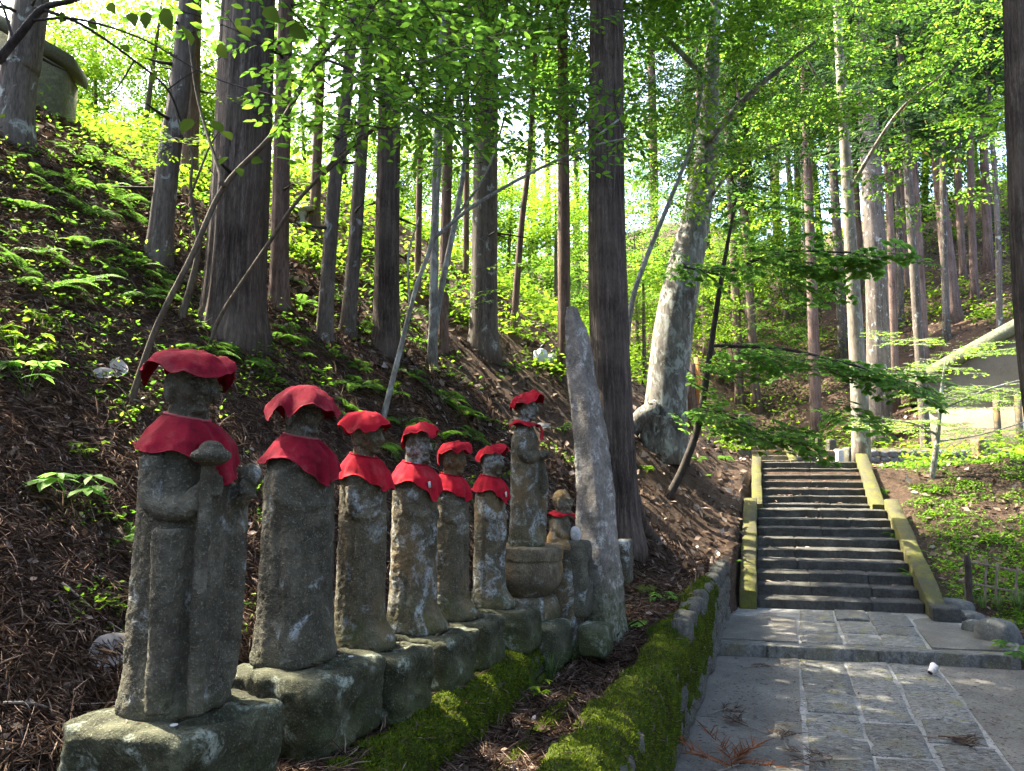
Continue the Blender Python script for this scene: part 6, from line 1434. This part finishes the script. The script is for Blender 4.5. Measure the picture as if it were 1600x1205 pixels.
# dead cedar sprigs: branched reddish tassels
def sprig_np(seed, n=16, L=0.22):
    r_ = np.random.default_rng(seed); g = Geo(); ln = np.linspace(0, 1, 7); c = np.stack([ln * L, 0.03 * np.sin(ln * 3 + seed), 0.012 + 0.02 * np.sin(ln * 2)], 1); gtube(g, c, np.linspace(0.003, 0.001, 7), 3)
    for k in range(n):
        t = r_.uniform(0.15, 1); p = np.array([t * L, 0.03 * math.sin(t * 3 + seed), 0.014]); a = r_.choice([-1, 1]) * r_.uniform(0.4, 1.0); l = L * r_.uniform(0.2, 0.45)
        q = p + np.array([math.cos(a), math.sin(a), r_.uniform(-0.03, 0.3)]) * l; gtube(g, [p, (p + q) / 2 + (0, 0, 0.006), q], [0.0028, 0.0026, 0.0008], 3)
    return g
SG = [sprig_np(s_) for s_ in range(6)]
def sprigs(n, pxr, dr_, cond, lift=0.0, sc=1.0):
    g = Geo(); x, y = scatter(n, pxr, dr_); k = cond(x, y); x, y = x[k], y[k]; nn = surf_normal(x, y); zz = height(x, y)
    for i in range(len(x)):
        s_ = SG[r.integers(6)]; V = np.concatenate(s_.v); z = Vector(nn[i]); R = np.array(z.to_track_quat('Z', 'Y').to_matrix() @ Matrix.Rotation(r.uniform(0, 6.28), 3, 'Z'))
        V = V @ R.T * sc * r.uniform(0.6, 1.3) + np.array([x[i], y[i], zz[i] + lift]); n0 = g.n; g.v.append(V); g.n += len(V)
        for kk, fl in s_.f.items(): g.f.setdefault(kk, []).extend([f + n0 for f in fl])
    return g
g = sprigs(2300, (-100, 1200), (2.0, 9), ok_litter); o = obj('fallen_sprigs', g.mesh('fallen_sprigs'), MAT['needles'], kind='stuff'); tag(o, 'fallen dry cedar sprigs on the left slope', 'leaf litter')
def on_path(x, y):
    q = q_of(x, y); yp = y + 0.2 * (x - 3.3); return (q > 0.1) & (q < 2.8) & (yp < 7.8)
x, y = scatter(9500, (900, 1650), (4.2, 10)); k = on_path(x, y); x, y = x[k], y[k]; N = len(x); g = Geo()
leaves(g, np.stack([x, y, np.full(N, 0.008)], 1), np.stack([r.normal(0, 1, N), r.normal(0, 1, N), 0 * x], 1), np.tile((0, 0, 1.0), (N, 1)) + r.normal(0, 0.2, (N, 3)), r.uniform(0.012, 0.05, N), False, 0.25)
o = obj('path_debris', g.mesh('path_debris'), MAT['needles'], kind='stuff'); tag(o, 'needle bits and crumbs strewn on the stone path', 'debris')
def put_sprig(px, py, d, z, sc, rz, mat, lab, tilt=0.0, n=3):
    c = P(px, py, d); t = thing('dead_sprig', lab, 'twig', (c.x, c.y, z), rz, 'dead cedar sprigs on the path')
    g = Geo()
    for k in range(n):
        s_ = SG[(k + int(px)) % 6]; V = np.concatenate(s_.v) @ np.array(Matrix.Rotation(k * 0.5 - 0.4, 3, 'Z') @ Matrix.Rotation(-tilt * (k % 2), 3, 'Y')).T * sc; n0 = g.n; g.v.append(V); g.n += len(V)
        for kk, fl in s_.f.items(): g.f.setdefault(kk, []).extend([f + n0 for f in fl])
    obj('needles', g.mesh('needles'), MAT[mat], t); g = Geo(); gtube(g, [(-0.16 * sc, -0.03, 0.004), (-0.05 * sc, 0, 0.008), (0.1 * sc, 0.01, 0.012)], [0.005, 0.0045, 0.003], 5); obj('stalk', g.mesh('stalk', True), MAT['twig'], t)
put_sprig(1135, 1172, 5.1, 0.006, 1.5, 0.5, 'rust', 'rusty red dead cedar sprig on the left of the path', 0.35, 6)
for px, py, d, sc, rz, lab in ((1170, 1120, 5.9, 1.0, 2.0, 'dark dead sprig on the left concrete of the path'), (1125, 1095, 6.25, 0.8, 0.3, 'dark dead sprig close to the retaining wall'), (1300, 1165, 5.25, 1.2, 3.0, 'dead sprig across the middle paving slabs'), (1465, 1135, 5.65, 1.2, -0.6, 'dead sprig on the right hand paving slabs'), (1225, 1140, 5.6, 0.9, 1.2, 'dead sprig at the joint of concrete and slabs'), (1175, 1030, 7.6, 0.7, 0.1, 'small dead sprig just before the kerb')):
    put_sprig(px, py, d, 0.008, sc, rz, 'needles', lab)
# debris on steps
r2 = np.random.default_rng(9); g = Geo(); pos = []
for (yp, z) in Lo + Up:
    m = 16
    a = r2.uniform(0.1, 2.0, m); yy = yp + r2.uniform(0.12, 0.30, m)
    for i in range(m): pos.append((*sp(a[i] if yp < 13 else 0.12 + a[i] * 0.85, yy[i] if yp < 13 else yp + 0.12 + 0.1 * r2.random()), z + 0.012))
pos = np.array(pos); N = len(pos); leaves(g, pos, np.stack([r2.normal(0, 1, N), r2.normal(0, 1, N), r2.normal(0, .2, N)], 1), np.tile((0, 0, 1.0), (N, 1)) + r2.normal(0, 0.3, (N, 3)), r2.uniform(0.03, 0.11, N), True, 0.7)
o = obj('step_litter', g.mesh('step_litter'), MAT['litter'], kind='stuff'); tag(o, 'dry leaves caught on the stone steps', 'leaf litter')
# large pale dead leaves and single green ones
def big_leaf(px, py, size, mat, lab, rz, width=1.1, lift=0.02):
    c = hit(px, py); nn = surf_normal(np.array([c.x]), np.array([c.y]))[0]; g = Geo()
    n = 7; v = []
    for i in range(n):
        t = i / (n - 1); w = width * 0.30 * math.sin(math.pi * min(1, t * 0.93 + 0.05)) ** 0.8
        for s_ in (-1, -0.5, 0, 0.5, 1): v.append(((t - 0.5) * size, s_ * w * size, size * (0.14 * (abs(s_) ** 1.5) * (1 if s_ > 0 else 0.6) + 0.10 * t * t + 0.015 * math.sin(9 * t + 4 * s_))))
    f = grid_faces(n, 5); v = np.array(v); R = np.array(Vector(nn).to_track_quat('Z', 'Y').to_matrix() @ Matrix.Rotation(rz, 3, 'Z')); v = v @ R.T
    o = obj('fallen_leaf', mesh_np('fallen_leaf', v, f, True), MAT[mat], None, c + Vector(nn) * lift); tag(o, lab, 'leaf', 'large fallen leaves'); return o
big_leaf(165, 1025, 0.20, 'pale_leaf', 'big pale grey dead leaf left of the nearest pedestal', 0.4, 1.2)
big_leaf(182, 582, 0.22, 'pale_leaf', 'pale curled dead leaf up the slope behind the nearest statue', 1.2, 1.0)
big_leaf(160, 590, 0.18, 'pale_leaf', 'second pale dead leaf up the slope behind the nearest statue', 0.2, 1.0)
big_leaf(996, 982, 0.16, 'leaf_broad', 'single fallen green leaf on the bank above the moss', 0.1, 1.0)
big_leaf(1160, 893, 0.22, 'pale_leaf', 'whitish dead leaf at the lower left of the steps', 0.6, 0.9)
big_leaf(845, 670, 0.30, 'pale_leaf', 'pale dead leaf on the slope behind the tallest statue', 0.0, 0.6)
big_leaf(1120, 868, 0.14, 'pale_leaf', 'pale dead leaf on the end of the retaining wall', 1.0, 0.9)
# dead twigs on the slope
tr = random.Random(12)
for k in range(26):
    px, py = tr.uniform(0, 420), tr.uniform(480, 1150)
    if k > 16: px, py = tr.uniform(560, 900), tr.uniform(560, 660)
    c = hit(px, py); L = tr.uniform(0.15, 0.5); a = tr.uniform(0, 6.28); pts = []
    for t in np.linspace(-1, 1, 7):
        x = c.x + math.cos(a) * L * t * 0.5 + 0.02 * math.sin(t * 4 + k); y = c.y + math.sin(a) * L * t * 0.5; pts.append((x - c.x, y - c.y, hz(x, y) - c.z + 0.02 + 0.04 * (t * t) * tr.random()))
    g = Geo(); gtube(g, smooth_path(np.array(pts), 12), np.linspace(0.006, 0.002, 12), 5)
    lab = 'thin dead twig lying on the leaf littered slope' if k < 17 else 'thin dead twig lying on the slope behind the row of statues'
    tag(obj('dead_twig', g.mesh('dead_twig', True), MAT['twig'], None, c), lab, 'twig', 'dead twigs on the slope' if k < 17 else 'dead twigs behind the statues')

# needles and crumbs caught on the moss and on the pedestal tops
p = np.concatenate(MOSSP); N = len(p); r3 = np.random.default_rng(31); g = Geo()
leaves(g, p + np.array((0, 0, 0.012)), np.stack([r3.normal(0, 1, N), r3.normal(0, 1, N), r3.normal(-0.3, .4, N)], 1), np.tile((0.4, -0.15, 1.0), (N, 1)) + r3.normal(0, 0.3, (N, 3)), r3.uniform(0.02, 0.075, N), False, 0.16)
o = obj('moss_debris', g.mesh('moss_debris'), MAT['needles'], kind='stuff'); tag(o, 'dry needles caught in the moss of wall and ledge', 'debris')
g = Geo(); pos = []
for k, (t, loc, H) in enumerate(STATUE):
    for _ in range(60):
        a = r3.uniform(0, 6.28); q = Matrix.Rotation(FACE, 3, 'Z') @ Vector((BASE[k][0] + BASE[k][1] * 0.42 * math.cos(a) * r3.uniform(0.5, 1), BASE[k][2] * 0.42 * math.sin(a) * r3.uniform(0.5, 1), 0)); pos.append((loc.x + q.x, loc.y + q.y, loc.z + 0.012))
pos = np.array(pos); N = len(pos); leaves(g, pos, np.stack([r3.normal(0, 1, N), r3.normal(0, 1, N), r3.normal(0, .1, N)], 1), np.tile((0, 0, 1.0), (N, 1)) + r3.normal(0, 0.25, (N, 3)), r3.uniform(0.015, 0.06, N), False, 0.3)
o = obj('pedestal_debris', g.mesh('pedestal_debris'), MAT['needles'], kind='stuff'); tag(o, 'needle bits lying on the pedestal stones', 'debris')
